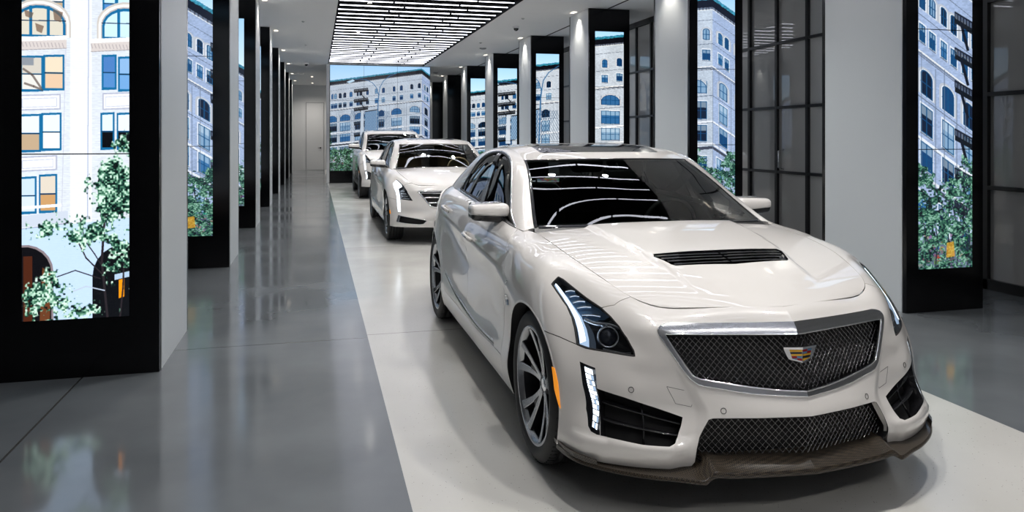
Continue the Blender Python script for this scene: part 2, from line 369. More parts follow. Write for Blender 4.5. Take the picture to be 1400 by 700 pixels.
# ---------------------------------------------------------------- the street picture the displays are showing
def vnoise(w, h, sx, sy, seed, ox=0, oy=0):
    r = np.random.RandomState(seed); gx = int(w/sx)+4; gy = int(h/sy)+4
    g = r.rand(gy, gx); x = np.arange(w)/sx+.5; y = np.arange(h)/sy+.5
    xi = x.astype(int); yi = y.astype(int); fx = x-xi; fy = y-yi; fx = fx*fx*(3-2*fx); fy = fy*fy*(3-2*fy)
    a = g[yi][:, xi]; b = g[yi][:, xi+1]; c = g[yi+1][:, xi]; d = g[yi+1][:, xi+1]
    fx = fx[None]; fy = fy[:, None]
    return (a*(1-fx)+b*fx)*(1-fy)+(c*(1-fx)+d*fx)*fy
class Art:
    def __init__(s, x0, y0, x1, y1, w, h):
        s.x0, s.y0, s.x1, s.y1, s.w, s.h = x0, y0, x1, y1, w, h
        s.X, s.Y = np.meshgrid(x0+(np.arange(w)+.5)/w*(x1-x0), y0+(np.arange(h)+.5)/h*(y1-y0))
        s.I = np.zeros((h, w, 3)); s.px = (x1-x0)/w; s.py = (y1-y0)/h
    def win(s, xa, ya, xb, yb):
        i0 = max(0, int((xa-s.x0)/s.px)-1); i1 = min(s.w, int((xb-s.x0)/s.px)+2)
        j0 = max(0, int((ya-s.y0)/s.py)-1); j1 = min(s.h, int((yb-s.y0)/s.py)+2)
        return None if i0 >= i1 or j0 >= j1 else (slice(j0, j1), slice(i0, i1))
    def poly(s, pts, col, a=1.):
        p = np.array(pts, float); k = s.win(p[:, 0].min(), p[:, 1].min(), p[:, 0].max(), p[:, 1].max())
        if k is None: return
        X = s.X[k]; Y = s.Y[k]; m = np.zeros(X.shape)
        for dx, dy in ((-.25, -.25), (.25, -.25), (-.25, .25), (.25, .25)):
            m += inside(np.stack([(X+dx*s.px).ravel(), (Y+dy*s.py).ravel()], 1), [tuple(q) for q in p]).reshape(X.shape)
        m = m[..., None]/4*a; s.I[k] = s.I[k]*(1-m)+np.array(col)*m
    def line(s, pts, wd, col, a=1.):
        for p, q in zip(pts[:-1], pts[1:]):
            d = np.array(q, float)-p; L = np.hypot(*d)
            if L < 1e-6: continue
            n = np.array([-d[1], d[0]])/L*wd/2; e = d/L*wd*.3
            s.poly([p-e+n, q+e+n, q+e-n, p-e-n], col, a)
    def arch(s, cx, yt, yb, w, col, slope=0., a=1.):
        """arched opening from top yt to bottom yb, width w"""
        r = w/2; k = [(cx-r, yb-slope*r), (cx+r, yb+slope*r)]
        h = min(r, (yb-yt)*.6)
        t = [(cx+r*math.cos(q), yt+h-h*math.sin(q)+slope*r*math.cos(q)) for q in np.linspace(0, PI, 12)]
        s.poly([k[0], k[1]]+t, col, a)
    def leaves(s, dens, seed, cols, sc):
        n = .5*vnoise(s.w, s.h, sc*2.6/s.px, sc*2.6/s.py, seed)+.5*vnoise(s.w, s.h, sc*.7/s.px, sc*.7/s.py, seed+1)
        c = vnoise(s.w, s.h, sc*.45/s.px, sc*.45/s.py, seed+2)*.6+.4*vnoise(s.w, s.h, sc*1.6/s.px, sc*1.6/s.py, seed+5)
        m = np.clip((n-(1-dens))*9, 0, 1)[..., None]
        c = np.clip((c-.25)*2, 0, .999); k = c*(len(cols)-1); i = k.astype(int); f = (k-i)[..., None]; cc = np.array(cols)
        s.I = s.I*(1-m)+(cc[i]*(1-f)+cc[i+1]*f)*m
SKY, CRM, CRM2, BLU, DBL, GRN = (.66,.84,1.0), (.77,.80,.83), (.42,.45,.50), (.15,.42,.66), (.05,.10,.17), [(.02,.06,.05),(.10,.24,.18),(.26,.44,.30),(.55,.72,.60)]
def street(x0, y0, x1, y1, w, h, warm=0., leafy=0., seed=1, tint=(1, 1, 1)):
    A = Art(x0, y0, x1, y1, w, h); X, Y = A.X, A.Y
    def lev(l, r, x): return l+(min(x, 548)-35)/465*(r-l)+(max(x, 548)-548)*.8
    def LV(l, r): return l+(np.minimum(X, 548)-35)/465*(r-l)+np.maximum(X-548, 0)*.8
    g = np.clip((Y-30)/200, 0, 1)[..., None]
    A.I = np.array((.66,.83,.97))*(1-g)+np.array((.90,.96,1.0))*g
    top = LV(125, 50)+2.5*vnoise(w, h, 5/A.px, 400, 3); wl = Y > top
    n = vnoise(w, h, 3/A.px, 2/A.py, 9); n2 = vnoise(w, h, 40/A.px, 40/A.py, 4)
    wall = np.array(CRM)*(.90+.14*n[..., None]+.10*(n2[..., None]-.5))
    wall = np.where((X > 548)[..., None], wall*np.array((.86,.90,1.0)), wall)
    A.I = np.where(wl[..., None], wall, A.I)
    A.I = np.where((wl & (Y < top+9))[..., None], np.array((.22,.52,.60))*(.7+.6*n[..., None]), A.I)
    A.I = np.where(((Y > top+9) & (Y < LV(152, 80)))[..., None], np.array((.07,.07,.10)), A.I)
    def band(l, r, t, col, a=1.):
        d = Y-LV(l, r); m = ((d > 0) & (d < t))[..., None]*a; A.I = A.I*(1-m)+np.array(col)*m
    band(152, 80, 5, CRM2); band(158, 86, 2, (.9,.9,.88)); band(186, 114, 1.5, CRM2)
    k = ((X % 7) < 2.5) & (Y > LV(152, 80)) & (Y < LV(158, 86)); A.I[k] = (.3,.3,.33)
    band(244, 178, 1.6, CRM2); band(296, 238, 3, (.93,.92,.90)); band(299, 241, 4, CRM2, .8); band(303, 246, 1.5, (.3,.28,.3), .7)
    band(372, 316, 2, CRM2); band(432, 384, 5, (.93,.93,.93)); band(437, 389, 1.6, CRM2); band(500, 452, 8, (.25,.25,.28)); band(492, 444, 6, (.9,.9,.9))
    r = random.Random(seed)
    def frame(cx, yc, ww, hh, kind, sl):
        glass = [(.08,.24,.40), (.22,.42,.60), (.52,.64,.74), (.04,.09,.15)][r.randrange(4)]
        if warm and r.random() < .4: glass = (.55,.42,.30)
        t, b = yc-hh/2, yc+hh/2
        if kind == 'a':
            A.arch(cx, t-4, b+1, ww+9, (.92,.91,.90), sl); A.arch(cx, t-4, b+1, ww+9, CRM2, sl, .35); A.arch(cx, t-1, b+1, ww+3, (.95,.95,.95), sl)
            A.arch(cx, t, b, ww, (.04,.25,.40), sl); A.arch(cx, t+2, b-2, ww-4, glass, sl)
        else:
            q = lambda x, y: (x, y+sl*(x-cx))
            A.poly([q(cx-ww/2-1.5, t-3), q(cx+ww/2+1.5, t-3), q(cx+ww/2+1.5, b+3), q(cx-ww/2-1.5, b+3)], (.93,.93,.93))
            A.poly([q(cx-ww/2, t), q(cx+ww/2, t), q(cx+ww/2, b), q(cx-ww/2, b)], (.06,.30,.46))
            A.poly([q(cx-ww/2+1.5, t+2), q(cx+ww/2-1.5, t+2), q(cx+ww/2-1.5, b-2), q(cx-ww/2+1.5, b-2)], glass)
            A.poly([q(cx-ww/2+1.5, t+2), q(cx+ww/2-1.5, t+2), q(cx+ww/2-1.5, t+hh*.35), q(cx-ww/2+1.5, t+hh*.35)], (.78,.84,.88), .6)
            A.line([q(cx-ww/2, b+2), q(cx+ww/2, b+2)], 2, CRM2)
        m = max(1, round(ww/14)); 
        for i in range(m+1 if ww > 20 else 1):
            x = cx-ww/2+ww*(i)/m if ww > 20 else cx
            A.line([(x, t+(4 if kind == 'a' and i in (0, m) else 0)+sl*(x-cx)), (x, b+sl*(x-cx))], 1.6, (.05,.28,.44))
        A.line([(cx-ww/2, yc+1-sl*ww/2), (cx+ww/2, yc+1+sl*ww/2)], 1.5, (.06,.26,.42))
    SM = [50, 65, 90, 116, 150, 190, 205, 240, 290, 330, 390, 430, 490, 534]; BG = [45, 118, 200, 318, 403, 507]
    for x in SM:
        sl = -.13 if x < 470 else .05
        frame(x, lev(222, 152, x), 17, 31, 'a', sl); frame(x, lev(276, 208, x), 19, 28, 'r', sl)
    for x in BG:
        sl = -.12 if x < 470 else .03; ww = 56 if x != 318 else 30
        frame(x, lev(354, 290, x)-2, ww, 38, 'a', sl); frame(x, lev(402, 352, x), ww, 48, 'r', sl); frame(x, lev(466, 414, x), ww, 44, 'r', sl)
    for i, x in enumerate([566, 581, 606, 622, 640, 656, 674, 690, 708, 726]):
        ww = 10; frame(x, lev(222, 152, x), ww, 31, 'a', .8); frame(x, lev(276, 208, x), ww, 28, 'r', .8)
        if i % 2 == 0:
            frame(x+7, lev(354, 290, x+5), 19, 44, 'a', .8); frame(x+7, lev(402, 352, x+5), 19, 48, 'r', .8); frame(x+7, lev(466, 414, x+5), 19, 44, 'r', .8)
    for x in (75, 160, 270, 355, 452, 556, 598, 634, 668):      # pilasters
        for dx in (-7, 7): A.line([(x+dx, lev(300, 245, x)), (x+dx, 520)], 1.3, CRM2, .7)
    # fire escapes
    for fx, y00, s0 in ((205, 0, -.15), (672, 0, .6)):
        for yl, yr in ((190, 118), (246, 178), (292, 234), (376, 318), (440, 384), (495, 440)):
            y = lev(yl, yr, fx)+18; w2 = 38 if fx < 300 else 14
            A.poly([(fx-w2, y-12-s0*w2), (fx+w2, y-12+s0*w2), (fx+w2, y+s0*w2), (fx-w2, y-s0*w2)], (.04,.05,.07), .55)
            A.poly([(fx-w2, y-s0*w2), (fx+w2, y+s0*w2), (fx+w2, y+s0*w2+9), (fx-w2, y-s0*w2+9)], (.03,.03,.05))
            A.line([(fx-w2, y-10-s0*w2), (fx+w2, y-10+s0*w2)], 2.2, (.06,.06,.09)); 
            for q in range(7):
                x = fx-w2+q*w2/3; A.line([(x, y-10+s0*(x-fx)), (x, y+s0*(x-fx))], 1.4, (.06,.06,.09))
            A.line([(fx-w2*.3, y), (fx+w2*.5, y+45)], 4.6, (.05,.05,.08)); 
    # netting, lamp post
    if x0 < 300 < x1+80:
        q = [(228, 305), (292, 296), (288, 430), (222, 440)]; A.poly(q, (.55,.66,.76)); 
        for i in range(-8, 16):
            A.line([(222+i*9, 300), (222+i*9+60, 440)], 1.4, (.22,.33,.45), .8); A.line([(292-i*9, 300), (292-i*9-60, 440)], 1.4, (.22,.33,.45), .8)
        A.poly([(205, 300), (220, 300), (222, 460), (200, 460)], CRM); A.line([(228, 304), (300, 292)], 5, (.07,.07,.1))
    LC = (.22,.42,.58)
    A.line([(290, 560), (300, 240), (304, 200)], 5, LC); A.line([(304, 200), (310, 160), (330, 122), (365, 92), (405, 76)], 3.4, LC)
    A.line([(302, 205), (292, 165), (268, 135), (235, 118), (200, 113), (160, 120)], 3.4, LC); A.poly([(125, 132), (160, 116), (172, 126), (140, 140)], (.75,.85,.9))
    # street level
    for x in BG+[566, 606, 640, 674]:
        sl = -.10 if x < 470 else (.03 if x < 550 else .8); frame(x, lev(540, 500, x), 56 if x < 550 else 17, 50, 'r', sl)
    A.I = np.where((Y > 600-.0*X)[..., None], A.I*.45+np.array((.10,.11,.12)), A.I)
    for i in range(60):
        x = r.uniform(x0, x1); y = r.uniform(590, 650); A.poly([(x-4, y-4), (x+4, y-3), (x+3, y+3), (x-4, y+3)], (r.random()*.8, r.random()*.6, r.random()*.5), .6)
    d = np.clip((Y-(490-leafy))/40, 0, 1)*.66*np.clip((200-X)/30, 0, 1)
    if leafy: d = np.clip((Y-(455+25*np.sin(X/14.)))/40, 0, 1)*.70
    d = np.maximum(d, .50*np.clip((60-X)/20, 0, 1)*np.clip((Y-355)/20, 0, 1))
    for q in range(5):
        x = x0+(x1-x0)*(q+.5)/5
        if leafy: A.line([(x, 660), (x+5, 600), (x-6, 540)], 1.8, (.12,.11,.12))
    A.leaves(d, seed+20, GRN, 4.2)
    if leafy: A.poly([(x0+45, 606), (x0+56, 604), (x0+58, 630), (x0+44, 632)], (.95,.62,.08), .7)
    A.I = np.clip((A.I-.06)*1.08, 0, 1)*np.array(tint); return A.I
def closeup(w, h):
    """the nearest left display: two bays of the same front, seen close, with a young street tree"""
    A = Art(32, -252, 181, 440, w, h); X, Y = A.X, A.Y
    n = vnoise(w, h, 4/A.px, 1.6/A.py, 5); n2 = vnoise(w, h, 60/A.px, 60/A.py, 6)
    A.I = np.array((.90,.93,.97))*(.93+.07*n[..., None]+.05*(n2[..., None]-.5))
    k = (np.abs(Y % 3.2) < .7); A.I[k] *= .97
    A.poly([(98, -252), (128, -252), (128, 330), (98, 330)], (.98,.99,1.0), .55); A.line([(125, -252), (122, 300)], 1.5, (.70,.74,.84)); A.line([(92, 60), (86, 300)], 1, (.78,.80,.86))
    BL = (.08,.42,.62); WH = (.97,.98,1.0)
    def sash(xa, xb, ya, yb, gl, gu):
        A.poly([(xa, ya), (xb, ya-1), (xb, yb-1), (xa, yb)], BL); m = (ya+yb)/2
        A.poly([(xa+2.5, ya+3), (xb-2.5, ya+2), (xb-2.5, m-1), (xa+2.5, m-1)], gu); A.poly([(xa+2.5, m+1), (xb-2.5, m+1), (xb-2.5, yb-4), (xa+2.5, yb-4)], gl)
        A.line([(xa+2, m), (xb-2, m)], 1.2, (.10,.16,.26))
    def panelb(xa, xb, ya, yb):
        A.poly([(xa, ya), (xb, ya-2), (xb, yb-2), (xa, yb)], (.70,.72,.80)); A.poly([(xa+2, ya+2), (xb-2, ya), (xb-2, yb-4), (xa+2, yb-2)], WH); A.poly([(xa+4, ya+5), (xb-5, ya+3), (xb-5, yb-6), (xa+4, yb-4)], (.76,.78,.85)); A.poly([(xa+5, ya+6), (xb-6, ya+4), (xb-6, yb-7), (xa+5, yb-5)], (.93,.95,1.0))
    W1, W2, TA, SKYG, BLG = (.93,.94,.92), (.86,.84,.78), (.76,.66,.54), (.80,.92,1.0), (.33,.55,.80)
    for o in (-183, -98): # storeys above
        sash(30, 62, 70+o, 122+o, W1, W2); sash(62, 90, 70+o, 121+o, TA, W1); sash(143, 163, 70+o, 120+o, BLG, SKYG); sash(163, 185, 70+o, 121+o, BLG, SKYG)
    # arched storey
    for cx, r_, gl in ((56, 36, W2), (178, 36, SKYG)):
        A.arch(cx, 2-8, 47, 2*r_+14, (.80,.78,.76)); A.arch(cx, 2-5, 47, 2*r_+9, (.97,.95,.93)); A.arch(cx, 1, 47, 2*r_+2, (.72,.70,.70)); A.arch(cx, 3, 47, 2*r_-1, BL); A.arch(cx, 7, 44, 2*r_-8, gl)
        for dx in (-12, 12): A.line([(cx+dx, 5), (cx+dx, 45)], 4, BL)
        A.line([(cx-r_, 25), (cx+r_, 24)], 1.3, (.10,.20,.32))
    for (a, b, c, d_) in ((35, 10, 48, 22), (50, 28, 62, 42), (74, 8, 88, 26)): A.poly([(a, b), (c, b+4), (c-3, d_), (a+2, d_-3)], (.45,.36,.30), .75)
    for xa, xb in ((32, 93), (127, 181)):
        A.poly([(xa, 48), (xb, 44), (xb, 50), (xa, 54)], (.99,.98,.97)); A.poly([(xa, 54), (xb, 50), (xb, 62), (xa, 66)], (.84,.81,.80)); A.line([(xa, 66), (xb, 62)], 1, (.62,.60,.62))
        for i in range(12): A.line([(xa+i*5, 55), (xa+i*5+2, 61)], 1.2, (.70,.67,.68))
    sash(30, 61, 74, 124, (.90,.90,.88), (.82,.80,.76)); sash(61, 90, 72, 122, (.90,.78,.66), (.93,.86,.76)); A.poly([(32, 76), (48, 76), (48, 87), (32, 87)], (.55,.58,.62))
    for p in ([(34, 92), (46, 100), (58, 118)], [(36, 112), (48, 116), (60, 121)]): A.line(p, 3, (.35,.30,.28), .7)
    sash(142, 163, 70, 120, BLG, (.30,.50,.76)); sash(165, 185, 72, 122, (.45,.66,.88), (.55,.72,.90))
    panelb(28, 85, 128, 150); panelb(143, 190, 124, 148)
    sash(28, 58, 155, 208, TA, (.90,.94,.98)); sash(58, 86, 153, 206, (.95,.95,.93), (.90,.95,1.0)); sash(140, 160, 152, 205, (.03,.04,.06), (.88,.94,1.0)); sash(163, 186, 152, 205, (.03,.04,.06), (.90,.95,1.0))
    panelb(28, 80, 212, 233)
    sash(28, 52, 240, 292, (.85,.90,.95), (.80,.88,.97)); sash(55, 80, 237, 291, (.80,.62,.42), (.88,.84,.78)); A.line([(30, 283), (85, 280)], 4, (.96,.98,1.0))
    A.poly([(32, 294), (95, 288), (95, 304), (32, 310)], (.80,.84,.90)); A.line([(32, 312), (100, 305)], 1.4, (.6,.62,.72))
    A.poly([(32, 312), (181, 300), (181, 440), (32, 440)], (.74,.86,1.0), .8)
    A.arch(36, 334, 440, 78, (.55,.50,.52)); A.arch(35, 337, 440, 74, (.05,.05,.07)); A.poly([(34, 350), (46, 350), (46, 440), (34, 440)], (.30,.14,.08)); A.poly([(60, 366), (72, 376), (70, 440), (56, 440)], (.42,.24,.14))
    A.arch(172, 338, 440, 86, (.04,.05,.07)); A.poly([(160, 380), (181, 376), (181, 384), (160, 388)], (.7,.8,.9))
    A.poly([(166, 388), (174, 386), (174, 412), (166, 414)], (.98,.60,.05))
    TR = (.16,.14,.16)
    A.line([(150, 440), (146, 400), (142, 360), (146, 300), (150, 240)], 3.4, TR); A.line([(144, 380), (120, 355), (108, 330)], 2, TR); A.line([(144, 370), (132, 350), (118, 330), (112, 300)], 1.6, TR); A.line([(168, 440), (172, 400), (174, 350)], 2.4, TR)
    A.line([(140, 385), (105, 372), (80, 380)], 1.5, TR); A.line([(146, 402), (120, 395), (100, 402)], 1.6, (.75,.8,.88))
    def bl(cx, cy, rx, ry): return np.clip(1.25-np.hypot((X-cx)/rx, (Y-cy)/ry), 0, 1)
    d = 1.5*np.maximum.reduce([.72*bl(160, 262, 42, 56), .50*bl(120, 318, 52, 34), .48*bl(70, 312, 34, 22), .55*bl(62, 402, 44, 38), .50*bl(165, 350, 30, 60), .45*bl(95, 430, 70, 26), .5*bl(172, 195, 18, 26), .40*bl(125, 250, 18, 26)])
    A.leaves(d, 31, [(.03,.08,.08),(.10,.26,.22),(.28,.48,.38),(.62,.80,.70),(.86,.95,.90)], 5)
    A.I = np.clip(A.I, 0, 1); return A.I
def display_mesh(name, img, P0, ux, uz, mt, parent=None, **k):
    """flat display: image rows from the top; P0 top-left corner, ux/uz full-width/height vectors"""
    h, w = img.shape[:2]; gi = np.clip(np.arange(w+1)-.5, 0, w-1); gj = np.clip(np.arange(h+1)-.5, 0, h-1)
    P0 = np.array(P0, float); ux = np.array(ux, float); uz = np.array(uz, float)
    a, b = np.meshgrid(np.arange(w+1)/w, np.arange(h+1)/h)
    V = P0+a[..., None]*ux+b[..., None]*uz; idx = np.arange((w+1)*(h+1)).reshape(h+1, w+1)
    Fq = np.stack([idx[:-1, :-1], idx[1:, :-1], idx[1:, 1:], idx[:-1, 1:]], -1).reshape(-1, 4)
    me = bpy.data.meshes.new(name); me.vertices.add(V.size//3); me.vertices.foreach_set('co', V.astype('f').ravel())
    me.loops.add(Fq.size); me.loops.foreach_set('vertex_index', Fq.astype('i').ravel()); me.polygons.add(len(Fq))
    me.polygons.foreach_set('loop_start', np.arange(0, Fq.size, 4, dtype='i')); me.update(calc_edges=True)
    at = me.color_attributes.new('picture', 'FLOAT_COLOR', 'CORNER')
    col = img.reshape(-1, 3); col = np.where(col <= .04045, col/12.92, ((col+.055)/1.055)**2.4)
    col = np.repeat(np.concatenate([col, np.ones((len(col), 1))], 1), 4, axis=0)
    at.data.foreach_set('color', col.astype('f').ravel())
    me.materials.append(MAT[mt]); o = bpy.data.objects.new(name, me); C.objects.link(o)
    if parent: o.parent = parent
    return props(o, **k)
def tf(tbl, fw, fy, fz):
    return [[(fw(w, y, z), fy(w, y, z), fz(w, y, z)) for (w, y, z) in r] for r in tbl]
cl = lambda x: max(0., min(1., x))
# the long sedan
SED = dict(w=lambda w, y, z: w*1.02, y=lambda w, y, z: y+.26*cl((y-.5)/1.9), z=lambda w, y, z: .03+z*.985 if z < .6 else .03+z*.985+.02*cl((z-1)/.4))
# the tall crossover
SUV = dict(w=lambda w, y, z: w*(1.03 if z < 1.1 else 1.03+.10*cl((z-1.1)/.3)), y=lambda w, y, z: y+.02-.10*cl((z-1.1)/.3)*cl((2-y)/1.) + (.55*cl((y-1.9)/.9) if z > 1.1 else 0), z=lambda w, y, z: .06+z*1.10 if z < 1.05 else 1.215+(z-1.05)*1.20)
def tables(T):
    f = (T['w'], T['y'], T['z'])
    return tf(SHELL, *f), tf(HOOD, *f), tf(GREEN, *f), tf(ROOF, *f)
# ---------------------------------------------------------------- materials of the place
mat('paint', (.76, .735, .71), .30, 0, 1.0, coat_rough=.010, spec=.25)
noise_rough(MAT['paint'], 900, .28, .34); MAT['paint'].node_tree.nodes['Principled BSDF'].inputs['Coat IOR'].default_value = 1.8
mat('gap_black', (.01, .01, .011), .7); mat('black_gloss', (.012, .012, .014), .08, coat=.5); mat('black_plastic', (.016, .016, .017), .45)
mat('rubber', (.022, .022, .023), .62); mat('chrome', (.82, .83, .85), .07, 1.); mat('satin_chrome', (.60, .61, .63), .20, 1.)
mat('dark_chrome', (.10, .10, .11), .22, 1.); mat('wire', (.22, .22, .225), .22, 1.); mat('rim_silver', (.50, .51, .53), .24, .9); mat('rim_dark', (.025, .026, .03), .3, .6)
mat('brake_steel', (.35, .34, .33), .35, 1.); mat('caliper_red', (.25, .012, .012), .35); mat('seat_dark', (.02, .02, .022), .6); mat('seat_tan', (.50, .42, .27), .55)
mat('amber', (.9, .30, .02), .2, coat=1, emit=(1, .35, .03), es=.5); mat('tail_red', (.35, .01, .01), .15, coat=1)
mat('lens_glass', (.03, .035, .05), .03, coat=1); mat('yellow', (.75, .42, .03), .25, .4); mat('crest_red', (.30, .01, .015), .25, .3); mat('crest_blue', (.10, .20, .34), .25, .3); mat('crest_black', (.01, .01, .012), .2)
emis('led_white', (.84, .92, 1.0), 2.6); emis('led_cell', (.55, .74, 1.0), .75)
glass_mat('windshield', (.42, .46, .44), 1.65); glass_mat('side_glass', (.04, .043, .046), 1.36); glass_mat('windshield_clear', (.78, .80, .78), 1.6); glass_mat('lamp_glass', (.93, .95, .97), 1.35); glass_mat('roof_glass', (.03, .03, .03), 1.7)
m = mat('carbon', (.05, .04, .03), .28, 0., .35, spec=.35)
n, l, b = nodes(m); g = n.new('ShaderNodeNewGeometry'); mp = n.new('ShaderNodeMapping'); mp.inputs['Scale'].default_value = (170, 170, 170); mp.inputs['Rotation'].default_value = (0, 0, .785)
ck = n.new('ShaderNodeTexChecker'); ck.inputs['Scale'].default_value = 1; ck.inputs['Color1'].default_value = (.062, .048, .034, 1); ck.inputs['Color2'].default_value = (.010, .0085, .007, 1)
l.new(g.outputs['Position'], mp.inputs[0]); l.new(mp.outputs[0], ck.inputs['Vector']); l.new(ck.outputs['Color'], b.inputs['Base Color'])
# polished concrete with saw-cut joints
def floor_mat(name, c0, c1, r0, r1, jx, jy, speck=None, patch=1.2, jcol=(.06, .06, .06)):
    m = mat(name, c0, .2, spec=.55); t, cr, mp = noise_rough(m, patch, r0, r1, 6, (c0, c1)); n, l, b = nodes(m)
    g = n.new('ShaderNodeNewGeometry'); sp = n.new('ShaderNodeSeparateXYZ'); l.new(g.outputs['Position'], sp.inputs[0]); cur = cr.outputs[0]
    if speck:
        v = n.new('ShaderNodeTexVoronoi'); v.inputs['Scale'].default_value = 60; l.new(g.outputs['Position'], v.inputs['Vector'])
        q = n.new('ShaderNodeMath'); q.operation = 'LESS_THAN'; q.inputs[1].default_value = .13; l.new(v.outputs['Distance'], q.inputs[0])
        w = n.new('ShaderNodeTexNoise'); w.inputs['Scale'].default_value = 35; l.new(g.outputs['Position'], w.inputs['Vector'])
        q2 = n.new('ShaderNodeMath'); q2.operation = 'GREATER_THAN'; q2.inputs[1].default_value = .55; l.new(w.outputs['Fac'], q2.inputs[0])
        q3 = n.new('ShaderNodeMath'); q3.operation = 'MULTIPLY'; l.new(q.outputs[0], q3.inputs[0]); l.new(q2.outputs[0], q3.inputs[1])
        mx = n.new('ShaderNodeMixRGB'); mx.inputs[2].default_value = (*speck, 1); l.new(q3.outputs[0], mx.inputs[0]); l.new(cur, mx.inputs[1]); cur = mx.outputs[0]
    for ax, vals in (('X', jx), ('Y', jy)):
        for v in vals:
            s = n.new('ShaderNodeMath'); s.operation = 'SUBTRACT'; s.inputs[1].default_value = v; l.new(sp.outputs[ax], s.inputs[0])
            a = n.new('ShaderNodeMath'); a.operation = 'ABSOLUTE'; l.new(s.outputs[0], a.inputs[0])
            c = n.new('ShaderNodeMath'); c.operation = 'LESS_THAN'; c.inputs[1].default_value = .006; l.new(a.outputs[0], c.inputs[0])
            mx = n.new('ShaderNodeMixRGB'); mx.inputs[2].default_value = (*jcol, 1); l.new(c.outputs[0], mx.inputs[0]); l.new(cur, mx.inputs[1]); cur = mx.outputs[0]
    l.new(cur, b.inputs['Base Color']); return m
floor_mat('concrete', (.125, .138, .150), (.180, .197, .212), .06, .19, (-1.41, 5.23), (1.1, 5.72, 10.4, 15.1, 19.8, 24.5, 29.2))
floor_mat('terrazzo', (.57, .565, .54), (.64, .635, .61), .12, .24, (), (5.80, 10.4, 15.1, 19.8), speck=(.22, .20, .18), jcol=(.28, .27, .25))
mat('ceiling_white', (.88, .88, .88), .75); mat('wall_white', (.78, .78, .77), .55); mat('column_white', (.60, .645, .675), .38); noise_rough(MAT['column_white'], 300, .36, .42)
mat('black_panel', (.004, .004, .005), .14, spec=.28); mat('black_frame', (.012, .012, .013), .35); mat('recess_black', (.003, .003, .0035), .8, spec=.1)
mat('grey_wall', (.20, .20, .20), .7)
m = mat('frosted', (.44, .435, .42), .35, coat=1., coat_rough=.01); 
emis('tube_light', (.86, .88, 1.0), 5.2); emis('down_light', (1.0, .88, .72), 2.2); emis('spot_lens', (1.0, .95, .86), 60.)
mat('device_grey', (.35, .35, .36), .4); mat('steel', (.55, .55, .55), .3, 1.)
m = bpy.data.materials.new('display'); m.use_nodes = True; n = m.node_tree.nodes; l = m.node_tree.links; b = n['Principled BSDF']
at = n.new('ShaderNodeVertexColor'); at.layer_name = 'picture'
b.inputs['Base Color'].default_value = (.01, .01, .01, 1); b.inputs['Roughness'].default_value = .25
l.new(at.outputs[0], b.inputs['Emission Color']); b.inputs['Emission Strength'].default_value = 1.05; MAT['display'] = m
# ---------------------------------------------------------------- shell of the room
ST = dict(kind='structure'); H_ = 3.87; Y0, Y1 = -5.5, 35.6; XL, XR = -3.2, 6.42; SX0, SX1 = .375, 3.47
def slab(name, boxes, mt, **k):
    q = M()
    for a, b in boxes: q.box(a, b, mt)
    return q.build(name, **k)
slab('floor', [((XL, Y0, -.1), (SX0, Y1, 0)), ((SX1, Y0, -.1), (XR+2, Y1, 0))], 'concrete', **ST)
slab('floor', [((SX0, Y0, -.1), (SX1, Y1, 0))], 'terrazzo', **ST)
PY0, PY1 = -4.6, 25.15
slab('ceiling', [((XL, Y0, H_), (SX0, Y1, H_+.12)), ((SX1, Y0, H_), (XR+2, Y1, H_+.12)), ((SX0, Y0, H_), (SX1, PY0, H_+.12)), ((SX0, PY1, H_), (SX1, Y1, H_+.12))], 'ceiling_white', **ST)
slab('trim_1', [((SX0-.02, PY0, H_+.12), (SX0, PY1, H_+.75)), ((SX1, PY0, H_+.12), (SX1+.02, PY1, H_+.75)), ((SX0, PY0-.02, H_+.12), (SX1, PY0, H_+.75)), ((SX0, PY1, H_+.12), (SX1, PY1+.02, H_+.75)),
   ((SX0, PY0, H_+.75), (SX1, PY1, H_+.78)), ((SX0, PY0, H_-.004), (SX0+.012, PY1, H_+.12)), ((SX1-.012, PY0, H_-.004), (SX1, PY1, H_+.12))], 'recess_black', **ST)
slab('wall_back', [((XL, Y1, 0), (XR+2, Y1+.1, H_))], 'wall_white', **ST)
slab('wall_front', [((XL, Y0-.1, 0), (XR+2, Y0, H_))], 'wall_white', **ST)
slab('wall_left', [((XL-.1, Y0, 0), (XL, Y1, H_))], 'grey_wall', **ST)
slab('wall_outside', [((XR+1.2, Y0, 0), (XR+1.3, Y1, H_))], 'grey_wall', **ST)
# back door (flush, in the end wall)
dz = 3.05; dd = M(); dx0, dx1 = -.42, .33
dd.box((dx0, Y1-.03, .01), (dx1, Y1-.001, dz), 'wall_white')
do = dd.build('door_1', **ST)
q = M()
for a, b in (((dx0-.03, Y1-.012, .0), (dx0-.012, Y1-.001, dz+.03)), ((dx1+.012, Y1-.012, .0), (dx1+.03, Y1-.001, dz+.03)), ((dx0-.03, Y1-.012, dz+.012), (dx1+.03, Y1-.001, dz+.03))): q.box(a, b, 'device_grey')
q.build('door_frame', do)
q = M(); q.box((dx1-.16, Y1-.09, .98), (dx1-.10, Y1-.03, 1.04), 'black_plastic'); q.box((dx1-.24, Y1-.09, 1.0), (dx1-.10, Y1-.07, 1.02), 'black_plastic'); q.build('door_handle', do)
q = M(); q.box((dx1+.12, Y1-.03, 1.42), (dx1+.19, Y1-.001, 1.54), 'device_grey'); props(q.build('wall_keypad'), 'small grey keypad on the white end wall beside the door', 'keypad')
